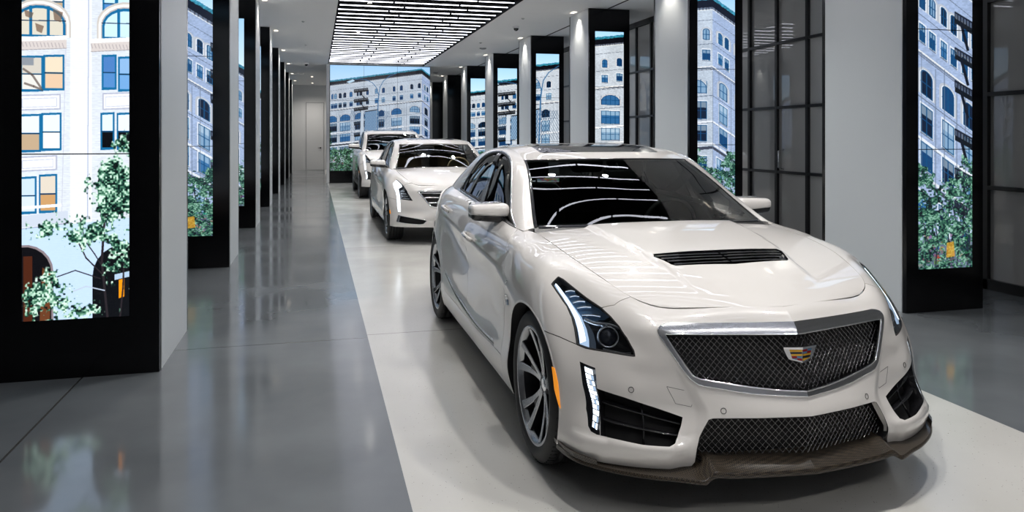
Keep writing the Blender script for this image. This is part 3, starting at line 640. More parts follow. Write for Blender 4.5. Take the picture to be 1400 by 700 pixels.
# ---------------------------------------------------------------- glazed partition on the right
q = M(); g = M(); ys = [10.22-.70*i for i in range(-34, 23)]; zs = [.06, 1.0, 1.92, 2.84, 3.78]
for y in ys: q.box((XR-.03, y-.025, 0), (XR+.05, y+.025, H_), 'black_frame')
for z in zs: q.box((XR-.028, Y0, z-.02), (XR+.048, Y1, z+.02), 'black_frame')
q.box((XR-.03, Y0, 0), (XR+.05, Y1, .10), 'black_frame'); q.box((XR-.03, Y0, 3.76), (XR+.05, Y1, H_), 'black_frame')
rr = random.Random(3)
for i in range(len(ys)-1):
    for j in range(4):
        a, b = ys[i+1]+.025, ys[i]-.025; c, d = zs[j]+.02, zs[j+1]-.02; e = [rr.uniform(-.0012, .0012) for _ in range(4)]; o = .012
        if b < -5: continue
        g.add([(XR+o+e[0], a, c), (XR+o+e[1], b, c), (XR+o+e[2], b, d), (XR+o+e[3], a, d)], [(0, 3, 2, 1)], 'frosted', smooth=False)
q.build('wall_right', **ST); g.build('window_1', **ST)
q = M(); q.tube([(XR-.01, 9.35, 1.05), (XR-.10, 9.35, 1.07), (XR-.10, 9.35, 1.30), (XR-.01, 9.35, 1.32)], .012, 'chrome', 8)
props(q.build('door_pull'), 'short chrome pull handle on the dark glazed partition behind the front car', 'handle')
# ---------------------------------------------------------------- display columns
CW, CD, SZ0, SZ1 = .80, 1.10, .365, 3.45
slices = {'R0': (600, 686), 'R1': (514, 600), 'R2': (461, 547), 'R3': (283, 369), 'R4': (165, 251), 'R5': (50, 136)}
ordn = ['nearest', 'second', 'third', 'fourth', 'fifth', 'sixth', 'seventh', 'eighth']
def column(side, i, y, lab, sl=None, res=(60, 330), leafy=0, img=None, cw=CW, sw=.563, sx=None):
    e = empty('display_column', ((.967+cw/2)*-1 if side < 0 else 4.85+cw/2, y+CD/2, 0)); props(e, lab, 'column', 'display columns along the hall', 'thing')
    x0, x1 = -cw/2, cw/2; y0, y1 = -CD/2, CD/2
    b = M(); b.box((x0, y0+.045, 0), (x1, y1-.045, H_-.003), 'column_white'); b.box((x0-.004 if side > 0 else x1-.006, y0+.04, 0), (x0+.006 if side > 0 else x1+.004, y0+.05, H_-.003), 'steel'); b.build('column_body', e)
    f = M(); f.box((x0, y0, .0), (x1, y0+.044, H_-.003), 'black_panel'); f.build('front_panel', e)
    f = M(); f.box((x0, y1-.044, .0), (x1, y1, H_-.003), 'black_panel'); f.build('rear_panel', e)
    hh = (SZ1-SZ0)/3; c = sx if sx is not None else 0.
    if img is None and sl is not None: img = street(sl[0], 35, sl[1], 650, *res, leafy=leafy, seed=i+3)
    if img is not None and leafy: img = np.clip(img*.84+np.array((.07, .095, .13)), 0, 1)  # pale bluish off-angle screen haze mixed into the picture colours
    if img is not None:
        n = img.shape[0]//3
        for k in range(3):
            display_mesh('display_panel', img[k*n:(k+1)*n], (c-sw/2, y0-.004, SZ1-k*hh-.0035), (sw, 0, 0), (0, 0, -hh+.007), 'display', e)
    im = street(440, 35, 526, 650, 24, 132, seed=50+i); n = 44
    for k in range(3): display_mesh('display_panel', im[k*n:(k+1)*n], (.2815, y1+.004, SZ1-k*hh-.0035), (-.563, 0, 0), (0, 0, -hh+.007), 'display', e)
    return e
pos = ['', 'second', 'third', 'fourth', 'fifth', 'sixth', 'seventh', 'last']
RD = {0: ('R0', (110, 600), 1), 1: ('R1', (70, 480), 1), 2: ('R2', (60, 330), 0), 3: ('R3', (54, 270), 0), 4: ('R4', (48, 240), 0), 5: ('R5', (42, 210), 0)}
RL = {0: 'nearest column right of the front car, display showing a steeply sloping facade over trees', 1: 'white column behind the front car windscreen, display showing a round building corner above treetops',
  2: 'white column behind the front car roof, display showing a corner facade under a green cornice', 3: 'white column on the right whose display shows a curved street lamp before a facade',
  4: 'white column on the right whose display shows dark zigzag fire escapes', 5: 'slim looking far right column, display showing the left end of the facade',
  6: 'far right white column with a plain black face, seventh from the front', 7: 'farthest right white column with a black face, next to the end video wall'}
def YR(i): return 5.345+3.84*i
def YLf(i): return [5.22, 9.22, 13.1, 17.0, 20.9, 24.8, 28.7, 32.4][i]
for i in range(8):
    if i in RD: column(1, i, YR(i), RL[i], slices[RD[i][0]], RD[i][1], RD[i][2])
    else: column(1, i, YR(i), RL[i])
LLb = {0: 'large white column at the left edge, display showing arched windows and a young tree', 1: 'second left column, display showing part of a facade with trees at its foot', 2: 'third left column, display mostly pale sky over dark facade',
  3: 'fourth left column with a thin bright sliver of display', 4: 'fifth left column down the aisle with black and white edges', 5: 'sixth left column down the aisle, narrow in view', 6: 'seventh left column, second from the far door', 7: 'last left column beside the far white door'}
column(-1, 0, YLf(0), LLb[0], img=closeup(200, 930), cw=.95, sw=.60, sx=-.0)
column(-1, 1, YLf(1), LLb[1], (575, 661), (70, 480), 1, cw=.92)
column(-1, 2, YLf(2), LLb[2], (650, 736), (60, 330), 1, cw=.92)
for i in range(3, 8): column(-1, i, YLf(i), LLb[i], (690, 776), (30, 160), 1, cw=.92)
for s, y in ((-1, 1.3), (1, 1.5), (-1, -2.6), (1, -2.34)): pass
# ---------------------------------------------------------------- video wall at the end
VX0, VX1, VY = .43, 3.72, 25.2; v = empty('video_wall', ((VX0+VX1)/2, VY+.25, 0)); props(v, 'wide video wall at the end of the hall showing a pale building', 'video wall', None, 'thing')
q = M(); q.box((VX0-(VX0+VX1)/2, -.245, 0), (VX1-(VX0+VX1)/2, .25, H_-.003), 'black_panel'); q.build('cabinet', v)
im = street(35, 35, 595, 650, 276, 300, tint=(.88, .90, .93)); cx = (VX0+VX1)/2; zt, zb = H_-.02, .40
for r_ in range(3):
    for c_ in range(3):
        sub = im[r_*100:(r_+1)*100, c_*92:(c_+1)*92]; W_ = (VX1-VX0-.02)/3; Hh = (zt-zb)/3
        display_mesh('display_panel', sub, (VX0+.01+c_*W_+.004-cx, -.25, zt-r_*Hh-.004), (W_-.008, 0, 0), (0, 0, -Hh+.008), 'display', v)
q = M(); q.box((VX0-.10, VY+.02, 0), (VX0-.005, VY+.5, H_-.003), 'wall_white'); q.build('trim_2', **ST)
# ---------------------------------------------------------------- ceiling lights
q = M(); q.box((-.57, -.022, .003), (.57, .022, .05), 'black_plastic'); q.box((-.575, -.016, -.007), (.575, .016, .003), 'tube_light')
t0 = None; nrow = 0; yy = 13.55
rows = [13.55+.482*k for k in range(-37, 24)]  # rows behind the camera are added to light the front zone
for k, y in enumerate(rows):
    if y > PY1-.15 or y < PY0+.2: continue
    off = 0 if k % 2 == 0 else -.24; xs = [SX0+.62+1.19*j+off for j in range(0, 4)]
    for x in xs:
        a = max(x-.575, SX0+.03); b = min(x+.575, SX1-.03)
        if b-a < .15: continue
        if t0 is None: t0 = q.build('light_tube'); o = t0
        else: o = t0.copy(); C.objects.link(o)
        o.location = ((a+b)/2, y, H_+.035); o.scale = ((b-a)/1.15, 1, 1)
        props(o, 'slim white light tube running across the black ceiling recess', 'light', 'light tubes in the ceiling recess')
# small round spots between the tubes
sp = M(); sp.lathe([(.0, .045), (.06, .045), (.09, .03)], 'black_plastic', 16, 'z'); sp.lathe([(-.001, .0), (-.001, .034)], 'spot_lens', 16, 'z')
s0 = None
for x in (.95, 1.95, 2.95):
    for y in (-1.6, 2.35, 6.2, 10.06, 13.9, 17.8, 21.6):  # the row behind the camera is an addition, lighting the front car's nose
        if s0 is None: s0 = sp.build('spot_light'); o = s0
        else: o = s0.copy(); C.objects.link(o)
        o.location = (x, y+.24*(x > 1.5), H_+.07); props(o, 'small round spotlight between the tubes of the black ceiling recess', 'spotlight', 'round spots in the ceiling recess')
        ld = bpy.data.lights.new('spot', 'SPOT'); ld.energy = 125; ld.spot_size = 2.1; ld.spot_blend = .7; ld.shadow_soft_size = .05; ld.color = (1, .965, .92)
        lo = bpy.data.objects.new('spot_lamp', ld); C.objects.link(lo); lo.location = (x, y+.24*(x > 1.5), H_+.055)
# recessed washers beside the columns
w = M(); w.box((-.04, -.10, -.004), (.04, .10, .0), 'down_light'); w0 = None
for s, f, xw in ((-1, YLf, -.86), (1, YR, 4.74)):
    for i in range(8):
        for dy in (.55,):
            if w0 is None: w0 = w.build('downlight'); o = w0
            else: o = w0.copy(); C.objects.link(o)
            o.location = (xw, f(i)+dy, H_); side = 'left' if s < 0 else 'right'
            props(o, 'warm recessed ceiling downlight beside %s' % ('the %s %s column' % (ordn[i], side)), 'downlight', 'downlights beside the columns')
            ld = bpy.data.lights.new('wash', 'SPOT'); ld.energy = 60; ld.spot_size = 1.5; ld.spot_blend = .9; ld.shadow_soft_size = .06; ld.color = (1, .91, .80)
            lo = bpy.data.objects.new('wash_lamp', ld); C.objects.link(lo); lo.location = (xw, f(i)+dy, H_-.02); lo.rotation_euler = (0, .12*s*-1, 0)
for (x, y), lb in zip(((-.15, 34.2), (-.15, 30.6)), ('added downlight brightening the far white door', 'added downlight brightening the hall by the last left column')):  # two extra lamps added to brighten the end wall
    o = w0.copy(); C.objects.link(o); o.location = (x, y, H_); props(o, lb, 'downlight', 'added downlights brightening the far end')
    ld = bpy.data.lights.new('wash', 'SPOT'); ld.energy = 170; ld.spot_size = 2.6; ld.spot_blend = .9; ld.shadow_soft_size = .1; ld.color = (1, .94, .88)
    lo = bpy.data.objects.new('wash_lamp', ld); C.objects.link(lo); lo.location = (x, y, H_-.02)
# camera domes, sprinklers, slots on the right-hand ceiling
dm = M(); dm.lathe([(0, .075), (-.04, .075), (-.045, .06)], 'ceiling_white', 24, 'z'); dm.lathe([(-.045, .055), (-.07, .05), (-.095, .03), (-.105, .0)], 'black_gloss', 24, 'z')
def place(mm, name, pts, labs, cat, group=None):
    first = None
    for (x, y), lb in zip(pts, labs):
        if first is None: first = mm.build(name); o = first
        else: o = first.copy(); C.objects.link(o)
        o.location = (x, y, H_+.004); props(o, lb, cat, group)
place(dm, 'ceiling_camera', [(4.15, 15.6), (-.3, 25.0), (2.35, 9.7)], ['small dark dome camera on the white ceiling right of the light recess', 'small dome camera on the ceiling before the far white door', 'dome camera at the top edge of the photo below the light tubes'], 'camera')
dk = M(); dk.lathe([(0, .09), (-.025, .09), (-.04, .05), (-.04, 0)], 'device_grey', 24, 'z')
place(dk, 'smoke_detector', [(4.3, 19.6), (4.25, 27.5)], ['round grey detector on the right ceiling behind the dome camera', 'farthest round detector on the right ceiling'], 'detector')
slt = M(); slt.box((-.16, -.05, -.004), (.16, .05, 0), 'device_grey')
place(slt, 'ceiling_vent', [(4.35, 11.5), (4.4, 15.0), (4.4, 18.7), (3.95, 9.9), (4.0, 13.9)], ['small ceiling slot %s' % s for s in ('before the third right column top', 'before the fourth right column top', 'before the fifth right column top', 'nearest the light recess at the top of the photo', 'beside the light recess level with the fourth right column')], 'vent')
pin = M(); pin.lathe([(0, .035), (-.012, .035), (-.03, .012), (-.03, 0)], 'steel', 16, 'z')
place(pin, 'ceiling_sprinkler', [(4.0, 11.0), (4.0, 14.5), (4.0, 18.5), (-.25, 12.0), (-.25, 16.0), (-.25, 20.0)], ['ceiling sprinkler %s' % s for s in ('on the right strip nearest the camera', 'second on the right strip', 'third on the right strip', 'nearest over the left aisle', 'second over the left aisle', 'third over the left aisle')], 'sprinkler')
q = M()
for i in range(-1, 8): q.box((5.2, YR(i)+CD+.1, H_-.003), (5.24, YR(i+1)-.02, H_-.001), 'recess_black')
props(q.build('trim_3'), kind='structure')
# ---------------------------------------------------------------- camera and view
cam = bpy.data.cameras.new('camera'); cam.sensor_width = 36; cam.lens = 1030/1400*36; cam.shift_y = -(350-187.5)/1400; cam.clip_start = .02
co = bpy.data.objects.new('camera', cam); C.objects.link(co); co.location = (0, 0, 1.498); co.rotation_euler = (PI/2, 0, -math.atan((700-432)/1030)); bpy.context.scene.camera = co
wd = bpy.data.worlds.new('world'); bpy.context.scene.world = wd; wd.use_nodes = True; wd.node_tree.nodes['Background'].inputs[0].default_value = (.5, .6, .7, 1); wd.node_tree.nodes['Background'].inputs[1].default_value = .05
vs = bpy.context.scene.view_settings; vs.view_transform = 'Standard'; vs.look = 'None'; vs.exposure = .20; vs.gamma = 1
# ---------------------------------------------------------------- cars
def ring_uv(S, y0, z0, a, b, t0, t1, n, u, v):
    """wheel-arch line: ellipse in the side view traced on the body surface"""
    out = []
    for t in np.linspace(t0, t1, n):
        x = newton(S, lambda P: (P[1], P[2]), np.array((y0-a*math.cos(t), z0+b*math.sin(t))), u, v); u, v = x; out.append((float(u), float(v)))
    return out
def wall_ring(S, loop, depth, mt, m, out=0., step=.02):
    L = np.array(dens(loop, step)); P = S(L[:, 0], L[:, 1])+S.nrm(L[:, 0], L[:, 1])*out; N = S.nrm(L[:, 0], L[:, 1])
    n = len(L); fs = [(i, (i+1) % n, n+(i+1) % n, n+i) for i in range(n)]
    m.add(np.vstack([P, P-N*depth]), fs if area(L) < 0 else [f[::-1] for f in fs], mt, smooth=False)
def both(m, name, parent, **k):
    a = m.build(name, parent, **k); b = m.flipped().build(name, parent, **k); return a, b     # right-hand (x>0) and left-hand copies
def make_wheel(R=.345, W=.25, rr=.262, spokes=5, dark=True):
    t = M(); h = W/2; s = R-rr
    prof = [(-h*.80, rr-.012), (-h*.97, rr+s*.25), (-h, rr+s*.55), (-h*.93, R-.02), (-h*.80, R-.004)]
    for g in (-.5, -.17, .17, .5): prof += [(h*(g-.07), R), (h*(g-.055), R-.009), (h*(g+.055), R-.009), (h*(g+.07), R)]
    prof += [(h*.80, R-.004), (h*.93, R-.02), (h, rr+s*.55), (h*.97, rr+s*.25), (h*.80, rr-.012)]
    t.lathe(prof, 'rubber', 72)
    for k in range(72):   # tread sipes on the shoulder
        a = 2*PI*k/72
        for sd in (1, -1):
            p = [Vector((sd*h*.62, (R+.0006)*math.cos(a), (R+.0006)*math.sin(a))), Vector((sd*h*.86, (R-.006)*math.cos(a+.02), (R-.006)*math.sin(a+.02)))]
            t.tube(p, .0018, 'gap_black', 4, caps=False)
    r = M(); S_, D_ = 'rim_silver', 'rim_dark'
    r.lathe([(h*.80, rr+.004), (h*.90, rr+.010), (h*.93, rr+.004), (h*.90, rr-.008), (h*.70, rr-.018)], S_, 72)
    r.lathe([(h*.70, rr-.018), (h*.2, rr-.030), (-h*.7, rr-.022), (-h*.8, rr)], D_, 72)
    for i in range(spokes):
        for sg in (-1, 1):
            base = 2*PI*i/spokes+PI/2; rad = np.linspace(.038, rr-.012, 9); F = []; Bk = []; 
            for q, ra in enumerate(rad):
                f = q/8; an = base+sg*(.10+.155*f**.8); wd = .0115+.010*f**1.5 if dark else .014+.012*f
                if f < .15: wd = .013
                xx = h*(.50+.36*f**1.6); c = Vector((xx, ra*math.cos(an), ra*math.sin(an))); e = Vector((0, -math.sin(an), math.cos(an)))
                F.append((c-e*wd+Vector((-.003, 0, 0)), c-e*wd*.8, c+e*wd*.8, c+e*wd+Vector((-.003, 0, 0)))); Bk.append((c-e*wd*1.1-Vector((.04, 0, 0)), c+e*wd*1.1-Vector((.04, 0, 0))))
            r.grid([[tuple(p) for p in x] for x in F], S_, flip=True, smooth=False)
            r.grid([[tuple(Bk[q][0]), tuple(F[q][0])] for q in range(9)], D_, flip=True, smooth=False); r.grid([[tuple(F[q][3]), tuple(Bk[q][1])] for q in range(9)], D_, flip=True, smooth=False)
            # web in the crotch of the pair
        an = base
        r.prism([(h*.46, .05*math.cos(an-.12), .05*math.sin(an-.12)), (h*.46, .05*math.cos(an+.12), .05*math.sin(an+.12)), (h*.62, .15*math.cos(an+.10), .15*math.sin(an+.10)), (h*.62, .15*math.cos(an-.10), .15*math.sin(an-.10))], (-.03, 0, 0), D_)
    r.lathe([(h*.50, .0), (h*.52, .020), (h*.50, .030), (h*.46, .036)], 'chrome', 32); r.lathe([(h*.46, .034), (h*.50, .050), (h*.46, .062), (h*.2, .066)], D_, 32)
    for i in range(5):
        a = 2*PI*(i+.5)/5; r.lathe([(h*.5, 0), (h*.5, .008), (h*.42, .009)], 'steel', 10, c=(0, .047*math.cos(a), .047*math.sin(a)))
    d = M(); d.lathe([(-.01, .05), (.012, .055), (.014, .07), (-.002, .075), (0, .185), (-.02, .187), (-.022, .08)], 'brake_steel', 48)
    c = M(); 
    c.lathe([(-.05, .135), (.030, .138), (.034, .150), (.030, .196), (-.05, .200)], 'caliper_red', 14, a0=PI*.85, a1=PI*1.25)
    return t, r, d, c
def wheels(e, pos, R, W, rr, spokes=5, dark=True, red=True):
    g = make_wheel(R, W, rr, spokes, dark); fl = [x.flipped() for x in g]; first = {}
    for (x, y) in pos:
        k = x > 0; src = g if k else fl
        if k not in first:
            t = src[0].build('wheel', e); r = src[1].build('rim', t); d = src[2].build('brake_disc', t); first[k] = t
            if red: src[3].build('brake_caliper', t)
        else: t = copy_tree(first[k], e)
        t.location = (x-(W/2 if k else -W/2), y, R)
def crest(mm, cx, y, z, s, fold=0.):
    """chrome crest badge facing the front, folded about its centre line"""
    def P(x, zz, o=0): return (cx+x*s*1.3, y-o*s+abs(x)*s*1.3*fold, z+zz*s)
    O = [(-1, .50), (0, .50), (1, .50), (.80, -.10), (.70, -.32), (0, -.56), (-.70, -.32), (-.80, -.10)]
    for sg in (-1, 1):
        q = [(0, .50), (1, .50), (.98, .40), (.80, -.12), (.70, -.32), (0, -.56)]
        q = [(x*sg, z_) for x, z_ in q]; F_ = [P(*p, o=.13) for p in q]; B_ = [P(*p, o=-.05) for p in q]; n = len(q)
        fs = [tuple(range(n)) if sg < 0 else tuple(range(n))[::-1]]+[(i, (i+1) % n, n+(i+1) % n, n+i) for i in range(n)]
        mm.add(F_+B_, fs, 'satin_chrome', smooth=False)
        mm.prism([P(x*sg, z_, .15) for x, z_ in ((0, .52), (1.02, .52), (.98, .40), (0, .36))], (0, -.04*s, 0), 'chrome')
        rows = [(.34, .20), (.18, .06), (.04, -.08), (-.10, -.24), (-.26, -.44)]
        L = {-1: [('yellow',), ('crest_black',), ('yellow',), ('crest_red', 'crest_blue'), ('crest_blue', 'crest_red')], 1: [('crest_red', 'crest_blue'), ('crest_blue', 'crest_red'), ('yellow',), ('crest_black',), ('yellow',)]}[sg]
        def xe(z_): return .66*(1-max(0, .34-z_)*.35) if z_ > -.24 else .52
        for (a, b), cols in zip(rows, L):
            for i, c in enumerate(cols if sg > 0 else cols[::-1]):
                f0, f1 = i/len(cols), (i+1)/len(cols); k = -.05*(a < -.2)
                p = [(f0*xe(a), a-.05*f0*0), (f1*xe(a), a), (f1*xe(b), b+(.16*f1 if b < -.4 else 0)), (f0*xe(b)+.0, b+(.16*f0 if b < -.4 else 0))]
                p = [P((x+.02)*sg, z_, .155) for x, z_ in p]; mm.add(p, [(0, 1, 2, 3) if sg < 0 else (3, 2, 1, 0)], c, smooth=False)
def seats(e, spots, mt, z=.52, kind='seat'):
    s = M(); s.rbox((0, 0, 0), (.26, .26, .09), .06, mt); s.build
    b = M(); b.rbox((0, .0, 0), (.25, .075, .31), .06, mt, fn=None)
    first = None
    for x, y in spots:
        if first is None:
            a = M(); a.rbox((0, 0, 0), (.26, .26, .09), .07, mt)
            a.rbox((0, .27, .34), (.25, .08, .32), .07, mt, fn=lambda v: Vector((v.x*(1-.25*max(0, v.z-.3)), v.y+.28*(v.z-.02), v.z)))
            o = a.build('seat', e); h = M(); h.rbox((0, .46, .80), (.14, .055, .10), .045, mt); h.tube([(-.05, .44, .62), (-.05, .455, .74)], .007, 'steel', 6); h.tube([(.05, .44, .62), (.05, .455, .74)], .007, 'steel', 6)
            h.build('headrest', o); first = o
        else: o = copy_tree(first, e)
        o.location = (x, y, z)
def mirror_part(e, cx, y, z, s=1., mt='paint'):
    m = M()
    def f(v):
        x, yy, zz = v; k = (x+.13)/.26; return Vector((x, yy*(1-.25*k)-.01*k+.02*abs(zz)/.08, zz*(1-.30*k)+(.006*k)))
    m.rbox((0, 0, 0), (.125*s, .095*s, .052*s), .034*s, mt, 6, fn=f)
    m.rbox((-.002*s, .002*s, -.046*s), (.124*s, .095*s, .036*s), .028*s, 'black_gloss', 5, fn=f)
    m.rbox((0, .088*s, 0), (.108*s, .012*s, .052*s), .010*s, 'chrome', 3)
    m.tube([(-.10*s, .02, -.045*s), (-.19*s, .035, -.075*s), (-.25*s, .04, -.085*s)], [.030*s, .026*s, .034*s], 'black_gloss', 10, flat=.7)
    for sg in (1, -1):
        q = m if sg > 0 else m.flipped(); q.build('side_mirror', e, loc=(sg*cx, y, z))
def wires(poly, fy, pitch, th, mt, off=.0, half=True, wob=.003):
    """diamond wire mesh clipped to a loop in (w,z), lying on y = fy(w,z)"""
    m = M(); P = np.array(poly); x0, x1 = -P[:, 0].max(), P[:, 0].max(); z0, z1 = P[:, 1].min(), P[:, 1].max()
    ful = [tuple(p) for p in poly]+[(-p[0], p[1]) for p in poly[::-1]]
    for sg in (-1, 1):
        k0 = int(math.floor((x0-sg*(z1)-1)/pitch)); 
        for k in range(k0, -k0+1):
            c = k*pitch; zz = np.arange(z0, z1, .0045); xx = c+sg*(zz-z0)*.92
            ok = inside(np.stack([xx, zz], 1), ful); run = []
            for i in range(len(zz)+1):
                if i < len(zz) and ok[i]:
                    x, z = xx[i], zz[i]; ph = math.cos(PI*((x-(-sg)*(z-z0)*.92)/pitch)); run.append((x, fy(abs(x), z)+off-wob*abs(ph)+sg*.0008, z))
                else:
                    if len(run) > 2: m.tube(run, th, mt, 4, caps=False)
                    run = []
    return m
def fit_y(S, loop):
    L = np.array(dens(loop, .03)); P = S(L[:, 0], L[:, 1]); w, y, z = P.T
    A = np.stack([np.ones_like(w), w, z, w*w], 1); c = np.linalg.lstsq(A, y, rcond=None)[0]
    return (lambda w, z: c[0]+c[1]*w+c[2]*z+c[3]*w*w), [(a, b) for a, b in zip(w, z)]
def centre_pair(m, name, parent, **k): return m.mirror().build(name, parent, **k)
def greenhouse(e, G, RS, WS, dlo, door_top=None, glass='side_glass', bpil=((1.30, .34), (1.10, .0), (1.22, .0), (1.42, .34)), qdiv=((1.98, .19), (1.97, 0)), rearglass=None, ch='satin_chrome'):
    frame = panel(G, [(G.U[0], 0), (G.U[-1], 0), (G.U[-1], G.V[-1]), (G.U[0], G.V[-1])], [dlo], 'paint', .04, gap=0, th=.03)
    both(frame, 'pillar_frame', e)
    g = panel(G, dlo, (), glass, .05, gap=0, th=0, out=-.012); ga, gb = both(g, 'side_window', e)
    b = M()
    bp = [p for p in bpil]; panel(G, bp, (), 'black_gloss', .04, gap=0, th=.01, out=-.004, m=b)
    if qdiv:
        q0, q1 = qdiv; panel(G, [(q0[0], q0[1]), (q1[0], q1[1]), (q1[0]+.045, q1[1]), (q0[0]+.045, q0[1])], (), 'black_gloss', .04, gap=0, th=.01, out=-.006, m=b)
    ribbon(G, dens(inset(dlo, .006), .02)+[inset(dlo, .006)[0]], .008, .004, 'black_plastic', b, off=-.002)
    both(b, 'pillar_trim', e)
    c = M(); L = dens(inset(dlo, -.004), .02); ribbon(G, L+[L[0]], .0065, .005, ch, c, off=0); both(c, 'window_trim', e)
def body_lines(): pass
class Front(Surf):
    def __call__(s, u, v):
        P = Surf.__call__(s, u, v); u = np.atleast_1d(u); v = np.atleast_1d(v)
        st = lambda t: (lambda q: q*q*(3-2*q))(np.clip(t, 0, 1))
        k = st((u-.462)/.05)*st((.98-u)/.30)*st((v-.085)/.06)*st((.50-v)/.10)      # the outer bumper sits behind the centre section
        k2 = st((u-.60)/.08)*st((1.30-u)/.12)*st((v-.470)/.012)*st((.50-v)/.02)*0
        P[:, 1] += .014*k; P[:, 0] += .004*k
        j = st((u-.52)/.08)*st((1.15-u)/.15)*st((.112-v)/.03); P[:, 1] -= .012*j; P[:, 0] += .006*j   # ledge under the intakes
        return P
S1 = Front(SHELL, KU, KV, 5, kcrease, 2, kucr); Hd = Surf(np.transpose(np.array(HOOD), (1, 0, 2)), HA, HB); G1 = Surf(GREEN, GS, GT)
R1 = Surf(np.transpose(np.array(ROOF), (1, 0, 2)), RA, RB); R1.sym = .15
def windshield_surf(G, ROOF0, rows, base, mid):
    """rows from the cowl to the header"""
    top = ROOF0; tb = [base]+mid+[top]
    V = [0]
    for a, b in zip(tb[:-1], tb[1:]): V.append(V[-1]+float(np.linalg.norm(np.array(b[0])-np.array(a[0]))))
    r = Surf(np.transpose(np.array(tb), (1, 0, 2)), [0, .25, .5, .7], V); r.sym = .15; return r
WS1 = windshield_surf(G1, ROOF[0], None, [(0,.435,1.012),(.25,.445,1.010),(.5,.485,1.006),(.704,.545,1.0)],
   [[(0,.67,1.155),(.235,.68,1.152),(.47,.72,1.140),(.656,.775,1.122)], [(0,.92,1.275),(.215,.93,1.273),(.43,.975,1.268),(.602,1.02,1.256)]])
FEAT = dict(
 headlight=[(1.092,.722),(1.121,.68),(1.077,.654),(1.035,.623),(1.019,.586),(1.022,.546),(1.033,.506),(1.038,.485),(.991,.482),(.855,.488),(.691,.493),(.677,.515),(.674,.567),(.704,.625),(.76,.667),(.821,.691),(.916,.702),(1.003,.715),(1.063,.723)],
 led=[(1.104,.695),(1.110,.683),(1.062,.656),(1.024,.618),(1.010,.586),(1.012,.546),(1.022,.506),(1.027,.491),(.981,.489),(.966,.52),(.957,.562),(.965,.608),(.99,.634),(1.03,.665),(1.082,.690)],
 gr_out=[(0.,.698),(.132,.69),(.276,.685),(.404,.684),(.432,.668),(.460,.6),(.460,.544),(.462,.495),(.462,.447),(.456,.423),(.440,.405),(.389,.394),(.268,.376),(.123,.361),(.039,.356),(0.,.354)],
 gr_in=[(0.,.59),(.073,.59),(.192,.59),(.307,.585),(.438,.582),(.438,.522),(.441,.469),(.437,.433),(.415,.423),(.344,.412),(.199,.393),(.089,.381),(0.,.376)],
 lower=[(0.,.226),(.147,.222),(.306,.217),(.438,.211),(.459,.203),(.472,.168),(.482,.13),(.485,.087),(.481,.066),(.465,.045),(.428,.03),(.281,.02),(.135,.012),(0.,.01)],
 intake=[(.981,.323),(.848,.292),(.699,.248),(.569,.205),(.571,.169),(.577,.131),(.588,.107),(.612,.098),(.731,.099),(.843,.106),(.937,.111),(.976,.204)],
 fogled=[(1.046,.424),(.968,.414),(.980,.322),(.976,.205),(.940,.111),(.957,.111),(.99,.118),(1.011,.135),(1.041,.2),(1.05,.324)],
 plate=[(.591,.378),(.51,.37),(.508,.3),(.521,.273),(.591,.284)],
 marker=[(1.227,.348),(1.204,.349),(1.185,.288),(1.170,.173),(1.18,.184),(1.214,.254)],
)
